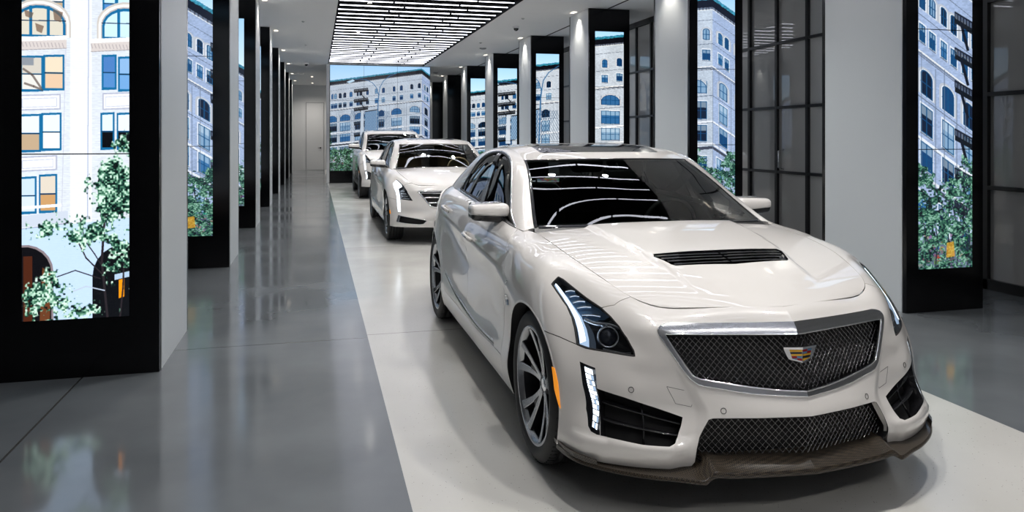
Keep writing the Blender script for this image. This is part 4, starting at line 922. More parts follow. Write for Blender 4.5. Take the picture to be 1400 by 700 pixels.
def hero():
    e = empty('car', (1.857, 3.411, 0)); props(e, 'white sports sedan in front with black mesh grille and carbon front lip', 'car')
    S = S1; F = FEAT
    # ---- arches
    fa = ring_uv(S, -.04, .345, .405, .382, -.33, PI+.40, 40, 1.22, .05); fa = [p for p in fa if p[1] > 0.002]
    fa = [(fa[0][0], 0.)]+fa+[(fa[-1][0], 0.)]
    ra = ring_uv(S, 2.80, .350, .41, .375, -.33, PI+.33, 40, 3.95, .05); ra = [p for p in ra if p[1] > 0.002]; ra = [(ra[0][0], 0.)]+ra+[(ra[-1][0], 0.)]
    ks = min(range(len(fa)//2), key=lambda i: abs(fa[i][1]-.489)); split = [(fa[ks][0], fa[ks][1]), (1.131, .488), (1.038, .485)]
    hl = F['headlight']; low = hl[7:16]    # bottom outer -> inner -> mid upper edge
    edge = [(.62, .86), (.53, .86), (.46, .86), (.3, .86), (.15, .86), (0, .86)]
    fascia = [(.49, 0.)]+[(x, 0.) for x in (.6, .8, 1.0)]+fa[:ks+1]+split[1:2]+low+[(.734, .74), (.69, .80), (.65, .86)]+edge+F['gr_out']+F['lower'][:-1][:9]+[(.475, .03)]
    fm = panel(S, fascia, [F['intake'], F['fogled'], ], 'paint', .022, th=.022, hfl=False)
    pl = M()
    wall_ring(S, F['intake'], .07, 'black_gloss', fm)
    fb = centre_pair(fm, 'front_bumper', e)
    for uv in ((.382, .266), (.797, .336)):
        sm = M()
        c = S(*uv)[0]; n = Vector(S.nrm(*uv)[0]); q = n.to_track_quat('Z', 'Y').to_matrix()
        rg = [tuple(Vector(c)+q@Vector((.0105*math.cos(a), .0105*math.sin(a), .0006))) for a in np.linspace(0, 2*PI, 20, endpoint=False)]; sm.tube(rg, .0012, 'gap_black', 5, closed=True); both(sm, 'parking_sensor', fb)
    sm = M()
    ribbon(S, dens(F['plate'], .01)+[F['plate'][0]], .0012, .0028, 'gap_black', sm); both(sm, 'tow_hook_cover', fb)
    # ---- fender
    vtop = [(.65, .86)]+[(x, .86) for x in (.85, 1.04, 1.2, 1.4, 1.6, 1.8, 2.0)]
    dgap = [(2.03, .86), (1.94, .78), (1.905, .68), (1.925, .57), (1.985, .46), (2.07, .33), (2.10, .17), (2.10, 0.)]
    up = [hl[k] for k in (15, 16, 17, 18, 0, 1, 2, 3, 4, 5, 6, 7)]
    fender = vtop+smooth_line(dgap, 4)+[(fa[-1][0], 0.)]+fa[::-1][1:len(fa)-ks]+split[1:2]+up[::-1]+[(.734, .74), (.69, .80)]
    fnd = panel(S, fender, (), 'paint', .028, th=.02)
    fo = both(fnd, 'fender', e)
    lip = M(); L = fa; ribbon(S, dens(L, .02, False), .006, .0035, 'paint', lip); wl = np.array(dens(L, .03, False)); P = S(wl[:, 0], wl[:, 1]); Q = P.copy(); Q[:, 0] -= .07
    lip.grid(np.stack([P, Q], 1), 'gap_black', flip=True)
    for o, s in zip(fo, (1, -1)): (lip if s > 0 else lip.flipped()).build('arch_lip', o)
    mk = panel(S, F['marker'], (), 'amber', .01, gap=0, th=.004, out=.003); both(mk, 'marker_light', e)
    fv = M(); vp = [(1.86, .60), (1.93, .575), (1.985, .47), (2.05, .33), (2.062, .25), (2.045, .25), (2.03, .33), (1.955, .46), (1.91, .55)]
    vt = M(); line = smooth_line([(1.835, .575), (1.90, .535), (1.945, .46), (2.0, .36), (2.035, .25)], 5); ribbon(S, line, .009, .0015, 'gap_black', vt)
    ribbon(S, smooth_line([(1.825, .583), (1.86, .572), (1.90, .545)], 4), .004, .004, 'chrome', vt)
    for o, s in zip(fo, (1, -1)): (vt if s > 0 else vt.flipped()).build('fender_vent', o)
    bd = M(); 
    for du, dv in ((0, 0), (.012, -.022), (.024, -.044)): ribbon(S, [(1.895+du, .475+dv), (1.93+du, .468+dv), (1.955+du, .46+dv)], .0075, .004, 'chrome', bd)
    panel(S, [(1.90, .452), (1.96, .438), (1.952, .41), (1.915, .42)], (), 'crest_blue', .02, gap=0, th=.004, out=.004, m=bd)
    for o, s in zip(fo, (1, -1)): (bd if s > 0 else bd.flipped()).build('fender_badge', o, label='small chrome and blue fender badge')
    # ---- doors, sills, quarter
    mid = [(3.03, .86), (3.02, .7), (3.02, .5), (3.04, .3), (3.05, .115)]
    d1 = smooth_line(dgap[:7]+[(2.10, .115)], 4)+[(2.6, .115)]+smooth_line(mid[::-1], 3)+[(x, .86) for x in (2.8, 2.5, 2.25)]
    rr_ = [(4.10, .86), (4.16, .72), (4.08, .56), (3.96, .43), (3.90, .3), (3.86, .115)]
    d2 = smooth_line(mid, 3)+[(3.4, .115)]+smooth_line(rr_[::-1], 4)+[(x, .86) for x in (3.9, 3.6, 3.3)]
    a = both(panel(S, d1, (), 'paint', .035), 'front_door', e); b = both(panel(S, d2, (), 'paint', .035), 'rear_door', e)
    for prs, (uu, vv) in ((a, (2.86, .615)), (b, (3.80, .655))):
        hm = M(); c = S(uu, vv)[0]; n = S.nrm(uu, vv)[0]
        pts = [S(uu-.10+.20*t, vv+.010*t)[0]+n*(.028*math.sin(PI*min(1, max(0, t)))**.5+.004) for t in np.linspace(0, 1, 12)]
        hm.tube(pts, [.009]+[.0115]*10+[.009], 'paint', 10, flat=1.3); hm.tube([p+n*.012 for p in pts[2:10]], .0045, 'chrome', 8, flat=1.6)
        hm.lathe([(0, .02), (.002, .018), (.003, 0)], 'satin_chrome', 16, c=tuple(c+n*.0)) if False else None
        for o, s in zip(prs, (1, -1)): (hm if s > 0 else hm.flipped()).build('door_handle', o)
    sk = panel(S, [(2.10, 0.), (3.92, 0.), (3.90, .115), (2.10, .115)], (), 'paint', .04, th=.02); both(sk, 'side_skirt', e)
    st = M(); ribbon(S, smooth_line([(2.25, .125), (2.7, .128), (3.3, .15), (3.70, .205), (3.80, .235)], 8), .013, .003, 'black_gloss', st); ribbon(S, smooth_line([(2.25, .145), (2.7, .148), (3.3, .172), (3.68, .225), (3.78, .262)], 8), .003, .006, 'chrome', st); both(st, 'sill_trim', e)
    q = smooth_line(rr_, 4)+[(3.86, 0.)]+[p for p in ra if p[0] > 3.87]+[(5.35, 0.), (5.35, .86)]+[(x, .86) for x in (5.0, 4.7, 4.4)]
    qp = both(panel(S, q, (), 'paint', .035), 'quarter_panel', e)
    lp = M(); ribbon(S, dens(ra, .02, False), .006, .0035, 'paint', lp); wl = np.array(dens(ra, .03, False)); P = S(wl[:, 0], wl[:, 1]); Q = P.copy(); Q[:, 0] -= .07; lp.grid(np.stack([P, Q], 1), 'gap_black', flip=True)
    for o, s in zip(qp, (1, -1)): (lp if s > 0 else lp.flipped()).build('arch_lip', o)
    centre_pair(panel(S, [(5.35, 0.), (6.35, 0.), (6.35, .47), (5.35, .47)], (), 'paint', .04), 'rear_bumper', e)
    centre_pair(panel(S, [(5.55, .47), (6.35, .47), (6.35, .86), (5.55, .86)], (), 'paint', .04), 'trunk_face', e)
    both(panel(S, [(5.35, .47), (5.55, .47), (5.55, .86), (5.35, .86)], (), 'tail_red', .04), 'tail_light', e)
    # trunk lid, rear glass
    us = np.linspace(4.45, 6.35, 24); E_ = S(us, np.full(24, .86)); D = M(); ks_ = np.linspace(0, 1, 9)
    D.grid(np.stack([np.stack([E_[:, 0]*k, E_[:, 1]+.0, E_[:, 2]+.022*(1-k*k)*np.minimum(1, E_[:, 0]*2)], 1) for k in ks_], 1), 'paint', flip=False); D.mirror(); D.build('trunk_lid', e)
    rg = M(); kk = np.linspace(0, 1, 9); top = R1(np.linspace(0, .57, 9), np.full(9, 1.75)); bot = np.stack([np.linspace(0, .61, 9), np.full(9, 3.25), 1.128-.02*np.linspace(0, 1, 9)**2], 1)
    rg.grid(np.stack([top*(1-k)+bot*k+np.array((0, 0, .03*math.sin(PI*k))) for k in kk], 0), 'side_glass'); rg.mirror(); rg.build('rear_window', e)
    # ---- hood
    ho = [(0, 0)]+[(x, 0) for x in (.17, .34, .5, .62)]+[(.68, .02)]+[(.68, y) for y in (.2, .4, .6, .8, .96, 1.08)]+[(.68, 1.2), (.5, 1.2), (.34, 1.2), (.17, 1.2), (0, 1.2)]
    vent = [(0, .385), (.315, .405), (.338, .43), (.352, .505), (.345, .545), (0, .565)]
    hole = [(-.002, .39), (.300, .408), (.322, .43), (.343, .512), (.332, .548), (-.002, .568)]
    houter = ho+[(0, .568), (.332, .560), (.345, .53), (.320, .42), (.305, .405), (0, .385)]
    base = Hd
    class Dome:
        U, V = Hd.U, Hd.V
        def __call__(s, u, v):
            P = base(u, v).copy(); u = np.atleast_1d(u); v = np.atleast_1d(v); c = .36+.05*(v-.6)/.6
            fade = np.clip((v-.14)/.35, 0, 1); fade = fade*fade*(3-2*fade)
            t = np.clip((c-u)/.032+.5, 0, 1); P[:, 2] += .017*fade*t*t*(3-2*t); return P
        nrm = Surf.nrm; c = None
    Dome.sym = .10; Dm = Dome(); hd = centre_pair(panel(Dm, houter, (), 'paint', .016, gap=.002, th=.02), 'hood', e)
    hv = panel(Dm, [(0, .568), (.332, .560), (.345, .53), (.320, .42), (.305, .405), (0, .385)], (), 'black_gloss', .03, gap=0, th=0, out=-.016)
    wall_ring(Dm, [(0, .568), (.332, .560), (.345, .53), (.320, .42), (.305, .405), (0, .385)][::-1], .02, 'black_gloss', hv)
    for q_ in range(4):
        v_ = .43+.037*q_; L = np.array([(x, v_+.004*(x/.3)) for x in np.linspace(0, .30+.012*q_, 12)]); P = Dm(L[:, 0], L[:, 1]); N = Dm.nrm(L[:, 0], L[:, 1])
        hv.grid(np.stack([P-N*.014+np.array((0, .016, 0)), P-N*.003, P-N*.004+np.array((0, -.012, -.004))], 1), 'black_gloss', flip=False)
    hv.mirror(); hv.build('hood_vent', hd, label='black slatted vent')
    cw = M(); k = 16; a_ = Dm(np.linspace(0, .68, k), np.full(k, 1.2)); b_ = WS1(np.linspace(0, .7, k), np.full(k, 0.02)); a_[:, 2] -= .02; b_[:, 2] -= .006; cw.grid(np.stack([a_, b_], 1), 'black_plastic'); cw.mirror(); cw.build('cowl', e)
    # ---- glass house
    dlo = smooth_line([(2.13, .014), (2.03, .105), (1.93, .178), (1.80, .232), (1.64, .268), (1.45, .290), (1.30, .302), (1.13, .304), (.97, .296), (.80, .278), (.64, .245), (.50, .195), (.36, .12), (.22, .05)], 3)+[(.16, .014), (.5, .012), (1., .012), (1.5, .012), (1.9, .012)]
    greenhouse(e, G1, R1, WS1, dlo)
    V1 = WS1.V[-1]; wo = [(0, .01), (.67, .01)]+[(.69, v) for v in np.linspace(.05, V1-.04, 8)]+[(.66, V1-.012), (0, V1-.012)]
    wm = centre_pair(panel(WS1, wo, (), 'windshield', .05, gap=0, th=0, out=-.003), 'windshield', e)
    wt = M(); ribbon(WS1, [(0, .012), (.2, .012), (.4, .012), (.60, .012), (.675, .012)], .012, .003, 'black_gloss', wt); ribbon(WS1, [(.688, v) for v in np.linspace(.015, V1-.01, 20)], .007, .004, 'black_gloss', wt)
    ribbon(WS1, [(x, V1-.006) for x in np.linspace(.68, 0, 12)], .006, .003, 'black_gloss', wt); wt.mirror(); wt.build('windshield_trim', wm)
    sun = [(0, .155), (.40, .165), (.425, .20), (.43, .60), (.40, .66), (0, .67)]
    ro = [(0, 0), (.57, 0)]+[(.57, v) for v in (.3, .6, .9, 1.2, 1.5)]+[(.57, 1.75), (0, 1.75)]+[sun[5], sun[4], sun[3], sun[2], sun[1], sun[0]]
    rf = centre_pair(panel(R1, ro, (), 'paint', .045, gap=.0005, th=.02), 'roof', e)
    sg = panel(R1, sun, (), 'black_gloss', .06, gap=.002, th=.01, out=-.002); sg.mirror(); sg.build('sunroof', rf, label='black glass sunroof')
    # ---- grille
    fr = M(); gi, go = F['gr_in'], F['gr_out']
    # chrome surround: proud of the body, walls run back to the mesh
    ring = go[:]+gi[::-1]
    panel(S, ring, (), 'satin_chrome', .014, gap=.001, th=.012, out=.006, m=fr)
    Lg = np.array(dens(gi, .012, False)); P = S(Lg[:, 0], Lg[:, 1]); N = S.nrm(Lg[:, 0], Lg[:, 1]); Q = P.copy(); Q[:, 1] += .05; fr.grid(np.stack([P+N*.006, Q], 1), 'dark_chrome', flip=True)
    gl = M(); ribbon(S, dens(gi, .012, False), .004, .008, 'chrome', fr, off=.002)
    ribbon(S, dens(smooth_line(go[3:], 2), .012, False), .004, .007, 'chrome', fr, off=.001)
    fr.mirror(); gf = fr.build('grille', e, label='bright metal grille surround')
    fy, poly = fit_y(S, gi+[(0, .48)]); gp = S(np.array(gi)[:, 0], np.array(gi)[:, 1]); poly = [(p[0], p[2]) for p in gp]
    wires(poly, fy, .0235, .0016, 'wire', off=.022).build('grille_mesh', gf, label='woven black wire mesh with bright knots')
    bk = M(); px = [(x, z) for x, z in poly]; ful = [(x*1.02, fy(x, z)+.055, z) for x, z in px]+[(-x*1.02, fy(x, z)+.055, z) for x, z in px[::-1]]; bk.add(ful, [tuple(range(len(ful)))], 'gap_black', smooth=False); bk.build('grille_backing', gf)
    cr = M(); crest(cr, 0, fy(0, .64)-.006, .640, .057, fold=.24); cr.build('emblem', gf, label='crest emblem of yellow, red, blue and black bars in chrome')
    # lower grille
    lo_ = F['lower']; lg = M(); fy2, _ = fit_y(S, lo_[:9]+[(0, .12)]); lp_ = S(np.array(lo_)[:, 0], np.array(lo_)[:, 1]); poly2 = [(p[0], p[2]) for p in lp_]
    Lg = np.array(dens(lo_, .012, False)); P = S(Lg[:, 0], Lg[:, 1]); Q = P.copy(); Q[:, 1] += .10; lg.grid(np.stack([P, Q], 1), 'black_plastic', flip=True)
    lw = wires([(x, z) for x, z in poly2], fy2, .0255, .0018, 'wire', off=.045); lg.mirror(); lgo = lg.build('lower_grille', e); lw.build('grille_mesh', lgo)
    bk = M(); ful = [(x*1.02, fy2(x, z)+.085, z) for x, z in poly2]+[(-x*1.02, fy2(x, z)+.085, z) for x, z in poly2[::-1]]; bk.add(ful, [tuple(range(len(ful)))], 'gap_black', smooth=False); bk.build('grille_backing', lgo)
    # ---- side intakes and fog strips
    it = panel(S, F['intake'], (), 'gap_black', .04, gap=0, th=0, out=-.062)
    for L in ([(.975, .245), (.773, .212), (.575, .176)], [(.955, .172), (.763, .152), (.578, .134)]): 
        l_ = np.array(smooth_line(L, 6)); P = S(l_[:, 0], l_[:, 1]); N = S.nrm(l_[:, 0], l_[:, 1])
        it.grid(np.stack([P-N*.055+np.array((0, 0, .014)), P-N*.02+np.array((0, 0, .003)), P-N*.018, P-N*.02-np.array((0, 0, .004)), P-N*.055-np.array((0, 0, .004))], 1), 'black_gloss')
    l_ = np.array([(.762, .272), (.745, .18), (.731, .1)]); P = S(l_[:, 0], l_[:, 1]); N = S.nrm(l_[:, 0], l_[:, 1]); it.tube([tuple(p) for p in P-N*.03], .005, 'black_gloss', 6)
    both(it, 'side_intake', e)
    fl = panel(S, F['fogled'], (), 'black_gloss', .02, gap=0, th=0, out=-.02); wall_ring(S, F['fogled'], .02, 'black_gloss', fl)
    fo_ = both(fl, 'fog_light', e, label='vertical light strip of white cells')
    cells = M(); top0, top1, b0, b1 = np.array((1.028, .412)), np.array((.982, .406)), np.array((.996, .135)), np.array((.960, .128)); rght = lambda t: np.array((1.030, .41))*(1-t)+np.array((.992, .13))*t-np.array((0, 0))
    def fl_l(t): return np.array((1.032-.0*t, .412))*(1-t)+np.array((.995, .135))*t+np.array((.012*math.sin(PI*t), 0))
    def fl_r(t): return np.array((.984, .405))*(1-t)+np.array((.957, .125))*t+np.array((.014*math.sin(PI*t*.9), 0))
    n_ = 11
    for i in range(n_):
        for j in range(3):
            t0_, t1_ = (i+.08)/n_, (i+.92)/n_; f0, f1 = ((.10, .36), (.40, .64), (.68, .93))[j]
            c = [fl_l(t0_)*(1-f0)+fl_r(t0_)*f0, fl_l(t0_)*(1-f1)+fl_r(t0_)*f1, fl_l(t1_)*(1-f1)+fl_r(t1_)*f1, fl_l(t1_)*(1-f0)+fl_r(t1_)*f0]
            panel(S, [tuple(x) for x in c], (), 'led_cell' if (j == 2 and i % 2) or (j == 1 and i % 4 == 2) else 'led_white', .03, gap=0, th=0, out=-.004, m=cells)
    gls = panel(S, F['fogled'], (), 'lamp_glass', .03, gap=.001, th=0, out=-.001)
    for o, s in zip(fo_, (1, -1)): (cells if s > 0 else cells.flipped()).build('led_strip', o); (gls if s > 0 else gls.flipped()).build('lamp_cover', o)
    # ---- headlights
    hb = panel(S, hl, (), 'black_gloss', .03, gap=0, th=0, out=-.05); wall_ring(S, hl, .05, 'gap_black', hb)
    ribbon(S, dens(hl, .01)+[hl[0]], .0045, .003, 'gap_black', hb)
    ho_ = both(hb, 'headlight', e, label='swept headlight with white light strip and round projector lens')
    ld = panel(S, F['led'], (), 'led_cell', .02, gap=0, th=.01, out=-.009)
    # brighter blocks along the strip
    ld2 = F['led']; outer_ = [ld2[i] for i in (2, 3, 4, 5, 6, 7)]; inner_ = [ld2[i] for i in (14, 13, 12, 11, 10, 9)]
    oc = np.array(smooth_line([(1.104, .688)]+outer_, 4)); ic = np.array(smooth_line([(1.098, .694)]+[(1.082, .690), (1.03, .665), (.99, .634), (.965, .608), (.957, .562), (.968, .515)][0:6], 4)); nn = min(len(oc), len(ic)); oc = oc[np.linspace(0, len(oc)-1, 15).astype(int)]; ic = ic[np.linspace(0, len(ic)-1, 15).astype(int)]
    for i in range(14):
        a0, a1, c0, c1 = oc[i], oc[i+1], ic[i], ic[i+1]; f = .1
        qd = [a0*(1-f)+c0*f, a0*.2+c0*.8, a1*.2+c1*.8, a1*(1-f)+c1*f]; mq = sum(qd)/4; qd = [tuple(mq+(p-mq)*.9) for p in qd]
        if abs(area(qd)) > 2e-5: panel(S, qd, (), 'led_white', .03, gap=0, th=.003, out=-.004, m=ld)
    rf_ = M()
    for (a_, b_) in (((1.052, .690), (.999, .712)), ((1.026, .678), (.971, .700)), ((1.008, .660), (.937, .692)), ((.985, .645), (.899, .680)), ((.962, .622), (.843, .655))):
        ribbon(S, smooth_line([a_, ((a_[0]+b_[0])/2, (a_[1]+b_[1])/2+.004), b_], 4), .006, .012, 'chrome', rf_, off=-.030)
    panel(S, [(1.06, .690), (1.0, .640), (.968, .612), (.925, .612), (.83, .645), (.79, .672), (.85, .690), (.95, .700), (1.03, .712)], (), 'crest_blue', .03, gap=0, th=0, out=-.036, m=rf_)
    ribbon(S, smooth_line([(.955, .606), (.90, .606), (.80, .628), (.715, .625)], 4), .010, .010, 'chrome', rf_, off=-.030)
    ribbon(S, smooth_line([(.90, .497), (.80, .500), (.71, .506)], 4), .004, .006, 'chrome', rf_, off=-.03)
    pj = M(); c = S(.834, .562)[0]; n = Vector(S.nrm(.834, .562)[0]); dr = (n*.4+Vector((.05, -1, .12)).normalized()).normalized(); qm = dr.to_track_quat('Z', 'Y').to_matrix(); c = Vector(c)-n*.040
    tmp = M(); tmp.lathe([(-.02, .046), (.010, .046), (.014, .042), (.010, .036)], 'satin_chrome', 36, 'z'); tmp.lathe([(.004, .036)]+[(.004+.018*math.cos(a), .036*math.sin(a)) for a in np.linspace(PI/2, 0.02, 8)], 'lens_glass', 36, 'z')
    pj.add([c+qm@Vector(v) for v in tmp.v], tmp.f[:0], 'satin_chrome')
    k0 = 0; pj = M(); pj.mats = list(tmp.mats); pj.v = [tuple(c+qm@Vector(v)) for v in tmp.v]; pj.n = list(tmp.n); pj.f = list(tmp.f); pj.m = list(tmp.m); pj.sm = list(tmp.sm)
    pj.box(tuple(c+qm@Vector((-.001, -.001, .02))), tuple(c+qm@Vector((-.001, -.001, .02))+Vector((.001, .001, .001))), 'chrome')
    gls = panel(S, hl, (), 'lamp_glass', .03, gap=.003, th=0, out=-.001)
    for o, s in zip(ho_, (1, -1)):
        for mm_, nm in ((ld, 'led_strip'), (rf_, 'reflector'), (pj, 'projector_lens'), (gls, 'lamp_cover')): (mm_ if s > 0 else mm_.flipped()).build(nm, o)
    # ---- carbon lip
    sec = [  # A on the bumper, B lip top, z of the lip underside
     ((0,-.850,.262),(0,-.914,.224),.208),((.12,-.835,.261),(.12,-.902,.224),.208),((.25,-.815,.258),(.25,-.884,.224),.208),((.345,-.795,.255),(.35,-.866,.226),.209),((.395,-.782,.262),(.395,-.858,.232),.212),
     ((.425,-.775,.238),(.425,-.856,.214),.198),((.452,-.760,.226),(.452,-.856,.205),.192),((.52,-.735,.222),(.53,-.818,.207),.195),((.60,-.700,.220),(.615,-.778,.208),.196),((.71,-.640,.219),(.728,-.703,.210),.198),((.80,-.560,.218),(.805,-.628,.211),.199),((.855,-.480,.218),(.853,-.560,.212),.200),((.878,-.440,.218),(.876,-.488,.214),.201),((.880,-.425,.219),(.888,-.42,.217),.203)]
    A = curve([s_[0] for s_ in sec], 90, knots=range(len(sec))); B = curve([s_[1] for s_ in sec], 90, knots=range(len(sec))); zl = curve([(s_[2],) for s_ in sec], 90, knots=range(len(sec)))[:, 0]
    Cc = B.copy(); Cc[:, 2] = zl; Dd = A.copy(); Dd[:, 1] += .10; Dd[:, 0] *= .97; Dd[:, 2] = zl; B2 = B.copy(); B2[:, 2] -= .003; up_ = B+(A-B)*.06; up_[:, 2] += .002
    A0 = A.copy(); A0[:, 1] += .05; A0[:, 2] += .004
    sp_ = M(); sp_.grid(np.stack([A0, A, A*.5+B*.5-np.array((0, 0, .003)), up_], 1), 'carbon', flip=True); sp_.grid(np.stack([up_, B2, Cc], 1), 'carbon', flip=True); sp_.grid(np.stack([Cc, Dd], 1), 'black_plastic', flip=True)
    # upright fin ends
    sp_.prism([(.870, -.425, .215), (.889, -.43, .217), (.876, -.49, .214), (.86, -.54, .213)], (0, 0, .006), 'carbon')
    for sd_ in (1,):
        sp_.prism([(.790, -.640, .213), (.826, -.600, .213), (.855, -.55, .214), (.874, -.49, .216), (.888, -.40, .219), (.881, -.40, .219), (.866, -.49, .216), (.847, -.545, .214), (.818, -.592, .213)], (0.004, 0, .022), 'carbon')
    sp_.mirror(); sp_.build('front_splitter', e, label='woven carbon front lip')
    # ---- underside, wheels, cabin
    ub = M(); ub.box((-.70, -.45, .24), (.70, 3.75, .30), 'black_plastic'); ub.box((-.50, -.50, .26), (.50, .42, .72), 'gap_black'); ub.box((-.84, .42, .26), (.84, 2.25, .62), 'gap_black'); ub.box((-.62, 2.25, .3), (.62, 3.8, .9), 'gap_black')
    ub.build('underbody', e)
    wheels(e, [(-.893, -.04), (.893, -.04), (-.900, 2.80), (.900, 2.80)], .345, .25, .262)
    mirror_part(e, .872, .93, 1.062, s=.92)
    dm_ = M(); dm_.rbox((0, .80, .88), (.72, .22, .10), .06, 'seat_dark', fn=lambda v: Vector((v.x, v.y+.0*v.x, v.z-.06*(v.y-.8)))); dm_.rbox((.0, .62, .93), (.68, .10, .04), .03, 'seat_dark'); dm_.build('dashboard', e)
    sw = M(); pts = [(.36+.18*math.cos(a), 1.06+.08*math.sin(a)*-.4, .93+.17*math.sin(a)) for a in np.linspace(0, 2*PI, 28, endpoint=False)]; sw.tube(pts, .014, 'seat_dark', 8, closed=True); sw.rbox((.36, 1.05, .92), (.07, .03, .05), .02, 'seat_dark'); sw.tube([(.19, 1.06, .93), (.53, 1.06, .93)], .013, 'seat_dark', 6); sw.build('steering_wheel', e)
    seats(e, [(-.37, 1.35), (.37, 1.35), (-.36, 2.15), (.36, 2.15)], 'seat_dark', .50)
    rm = M(); rm.rbox((0, 1.02, 1.26), (.11, .012, .032), .012, 'black_gloss'); rm.tube([(0, 1.03, 1.28), (0, 1.08, 1.33)], .008, 'black_plastic', 6); rm.build('rear_view_mirror', e)
    return e
car1 = hero()
# ---------------------------------------------------------------- the two cars behind
def second_car(T, loc, label, F, wheelR, ax, rear_y, seatmt, suv=False, mirror=(.97, .80, 1.09)):
    e = empty('car', loc); props(e, label, 'car'); a, b, c, d = tables(T)
    S = Surf(a, KU, KV, 5, kcrease); Hs = Surf(np.transpose(np.array(b), (1, 0, 2)), HA, HB); G = Surf(c, GS, GT); R = Surf(np.transpose(np.array(d), (1, 0, 2)), RA, RB); Hs.sym = .1; R.sym = .15
    z0 = wheelR; ky = .41 if not suv else .43
    fa = ring_uv(S, ax, z0, ky, ky-.015, -.33, PI+.33, 30, 1.22, .05); fa = [p for p in fa if p[1] > .002]; fa = [(fa[0][0], 0.)]+fa+[(fa[-1][0], 0.)]
    ra = ring_uv(S, rear_y, z0, ky, ky-.015, -.33, PI+.33, 30, 3.95, .05); ra = [p for p in ra if p[1] > .002]; ra = [(ra[0][0], 0.)]+ra+[(ra[-1][0], 0.)]
    ks = min(range(len(fa)//2), key=lambda i: abs(fa[i][1]-.45)); hl = F['headlight']; g = F['grille']
    hb_, ht = F['hl_split']
    edge = [(.46, .86), (.3, .86), (.15, .86), (0, .86)]
    fascia = [(0, 0.)]+[(x, 0.) for x in (.2, .4, .6, .8, 1.0)]+fa[:ks+1]+hb_+[(.734, .78), (.64, .86)]+edge+g
    fb = centre_pair(panel(S, fascia, [F['fog']], 'paint', .03, th=.02, hfl=False), 'front_bumper', e)
    fender = [(.66, .86)]+[(x, .86) for x in (.85, 1.2, 1.6, 2.0)]+[(1.94, .78), (1.92, .68), (1.93, .57), (1.985, .46), (2.06, .33), (2.08, .17), (2.10, 0.)]+[(fa[-1][0], 0.)]+fa[::-1][1:len(fa)-ks]+ht+[(.734, .78)]
    fo = both(panel(S, fender, (), 'paint', .04, th=.02), 'fender', e)
    for ar, prs in ((fa, fo),):
        lp = M(); wl = np.array(dens(ar, .03, False)); P = S(wl[:, 0], wl[:, 1]); Q = P.copy(); Q[:, 0] -= .07; lp.grid(np.stack([P, Q], 1), 'gap_black', flip=True)
        if suv: ribbon(S, dens(ar, .03, False), .022, .006, 'black_plastic', lp)
        for o, s in zip(prs, (1, -1)): (lp if s > 0 else lp.flipped()).build('arch_lip', o)
    mk = panel(S, F['marker'], (), 'amber', .02, gap=0, th=.004, out=.003); both(mk, 'marker_light', e)
    mid = [(3.03, .86), (3.02, .7), (3.02, .5), (3.04, .3), (3.05, .115)]
    d1 = [(2.0, .86), (1.94, .78), (1.92, .68), (1.93, .57), (1.985, .46), (2.06, .33), (2.08, .17), (2.10, .115)]+[(2.6, .115)]+mid[::-1]+[(2.5, .86)]
    rr_ = [(4.10, .86), (4.16, .72), (4.08, .56), (3.96, .43), (3.88, .3), (3.84, .115)]
    A_ = both(panel(S, d1, (), 'paint', .05), 'front_door', e); B_ = both(panel(S, mid+[(3.4, .115)]+rr_[::-1]+[(3.6, .86)], (), 'paint', .05), 'rear_door', e)
    for prs, (uu, vv) in ((A_, (2.86, .62)), (B_, (3.80, .66))):
        hm = M(); n = S.nrm(uu, vv)[0]; pts = [S(uu-.10+.20*t, vv+.01*t)[0]+n*(.03*math.sin(PI*t)**.5+.004) for t in np.linspace(0, 1, 8)]; hm.tube(pts, .011, 'chrome', 8)
        for o, s in zip(prs, (1, -1)): (hm if s > 0 else hm.flipped()).build('door_handle', o)
    both(panel(S, [(2.10, 0.), (3.90, 0.), (3.86, .115), (2.10, .115)], (), 'black_plastic' if suv else 'paint', .05, th=.02), 'side_skirt', e)
    if not suv: st = M(); ribbon(S, [(2.2, .13), (2.8, .135), (3.4, .15), (3.75, .17)], .012, .006, 'chrome', st); both(st, 'sill_trim', e)
    both(panel(S, rr_+[(3.84, 0.)]+[p for p in ra if p[0] > 3.86]+[(5.35, 0.), (5.35, .86), (4.7, .86)], (), 'paint', .05), 'quarter_panel', e)
    centre_pair(panel(S, [(5.35, 0.), (6.35, 0.), (6.35, .86), (5.35, .86)], (), 'paint', .06), 'rear_bumper', e)
    hd = centre_pair(panel(Hs, [(0, 0), (.34, 0), (.68, .02), (.68, 1.2), (0, 1.2)], (), 'paint', .03, gap=.002, th=.02), 'hood', e)
    # glass
    base = [(x*1., y, z) for x, y, z in [T_(p, T) for p in [(0,.435,1.012),(.25,.445,1.010),(.5,.485,1.006)]]]+[tuple(c[0][3])]
    top = d[0]; m1 = [tuple(np.array(p)*.55+np.array(q)*.45+np.array((0, 0, .012))) for p, q in zip(base, top)]
    m1[3] = tuple(c[1][3]); m2 = [tuple(np.array(p)*.25+np.array(q)*.75+np.array((0, 0, .010))) for p, q in zip(base, top)]; m2[3] = tuple(c[2][3])
    for j in (1, 2):
        m1[j] = tuple(np.array(m1[0])+(np.array(m1[3])-np.array(m1[0]))*np.array(((.36, .14), (.72, .5))[j-1])[[0, 1, 1]]); m2[j] = tuple(np.array(m2[0])+(np.array(m2[3])-np.array(m2[0]))*np.array(((.36, .14), (.72, .5))[j-1])[[0, 1, 1]])
    WS = windshield_surf(G, top, None, base, [m1, m2]); V1 = WS.V[-1]
    wm = centre_pair(panel(WS, [(0, .01), (.69, .01), (.69, V1-.02), (.66, V1-.01), (0, V1-.01)], (), 'windshield' if suv else 'windshield_clear', .06, gap=0, th=0, out=-.003), 'windshield', e)
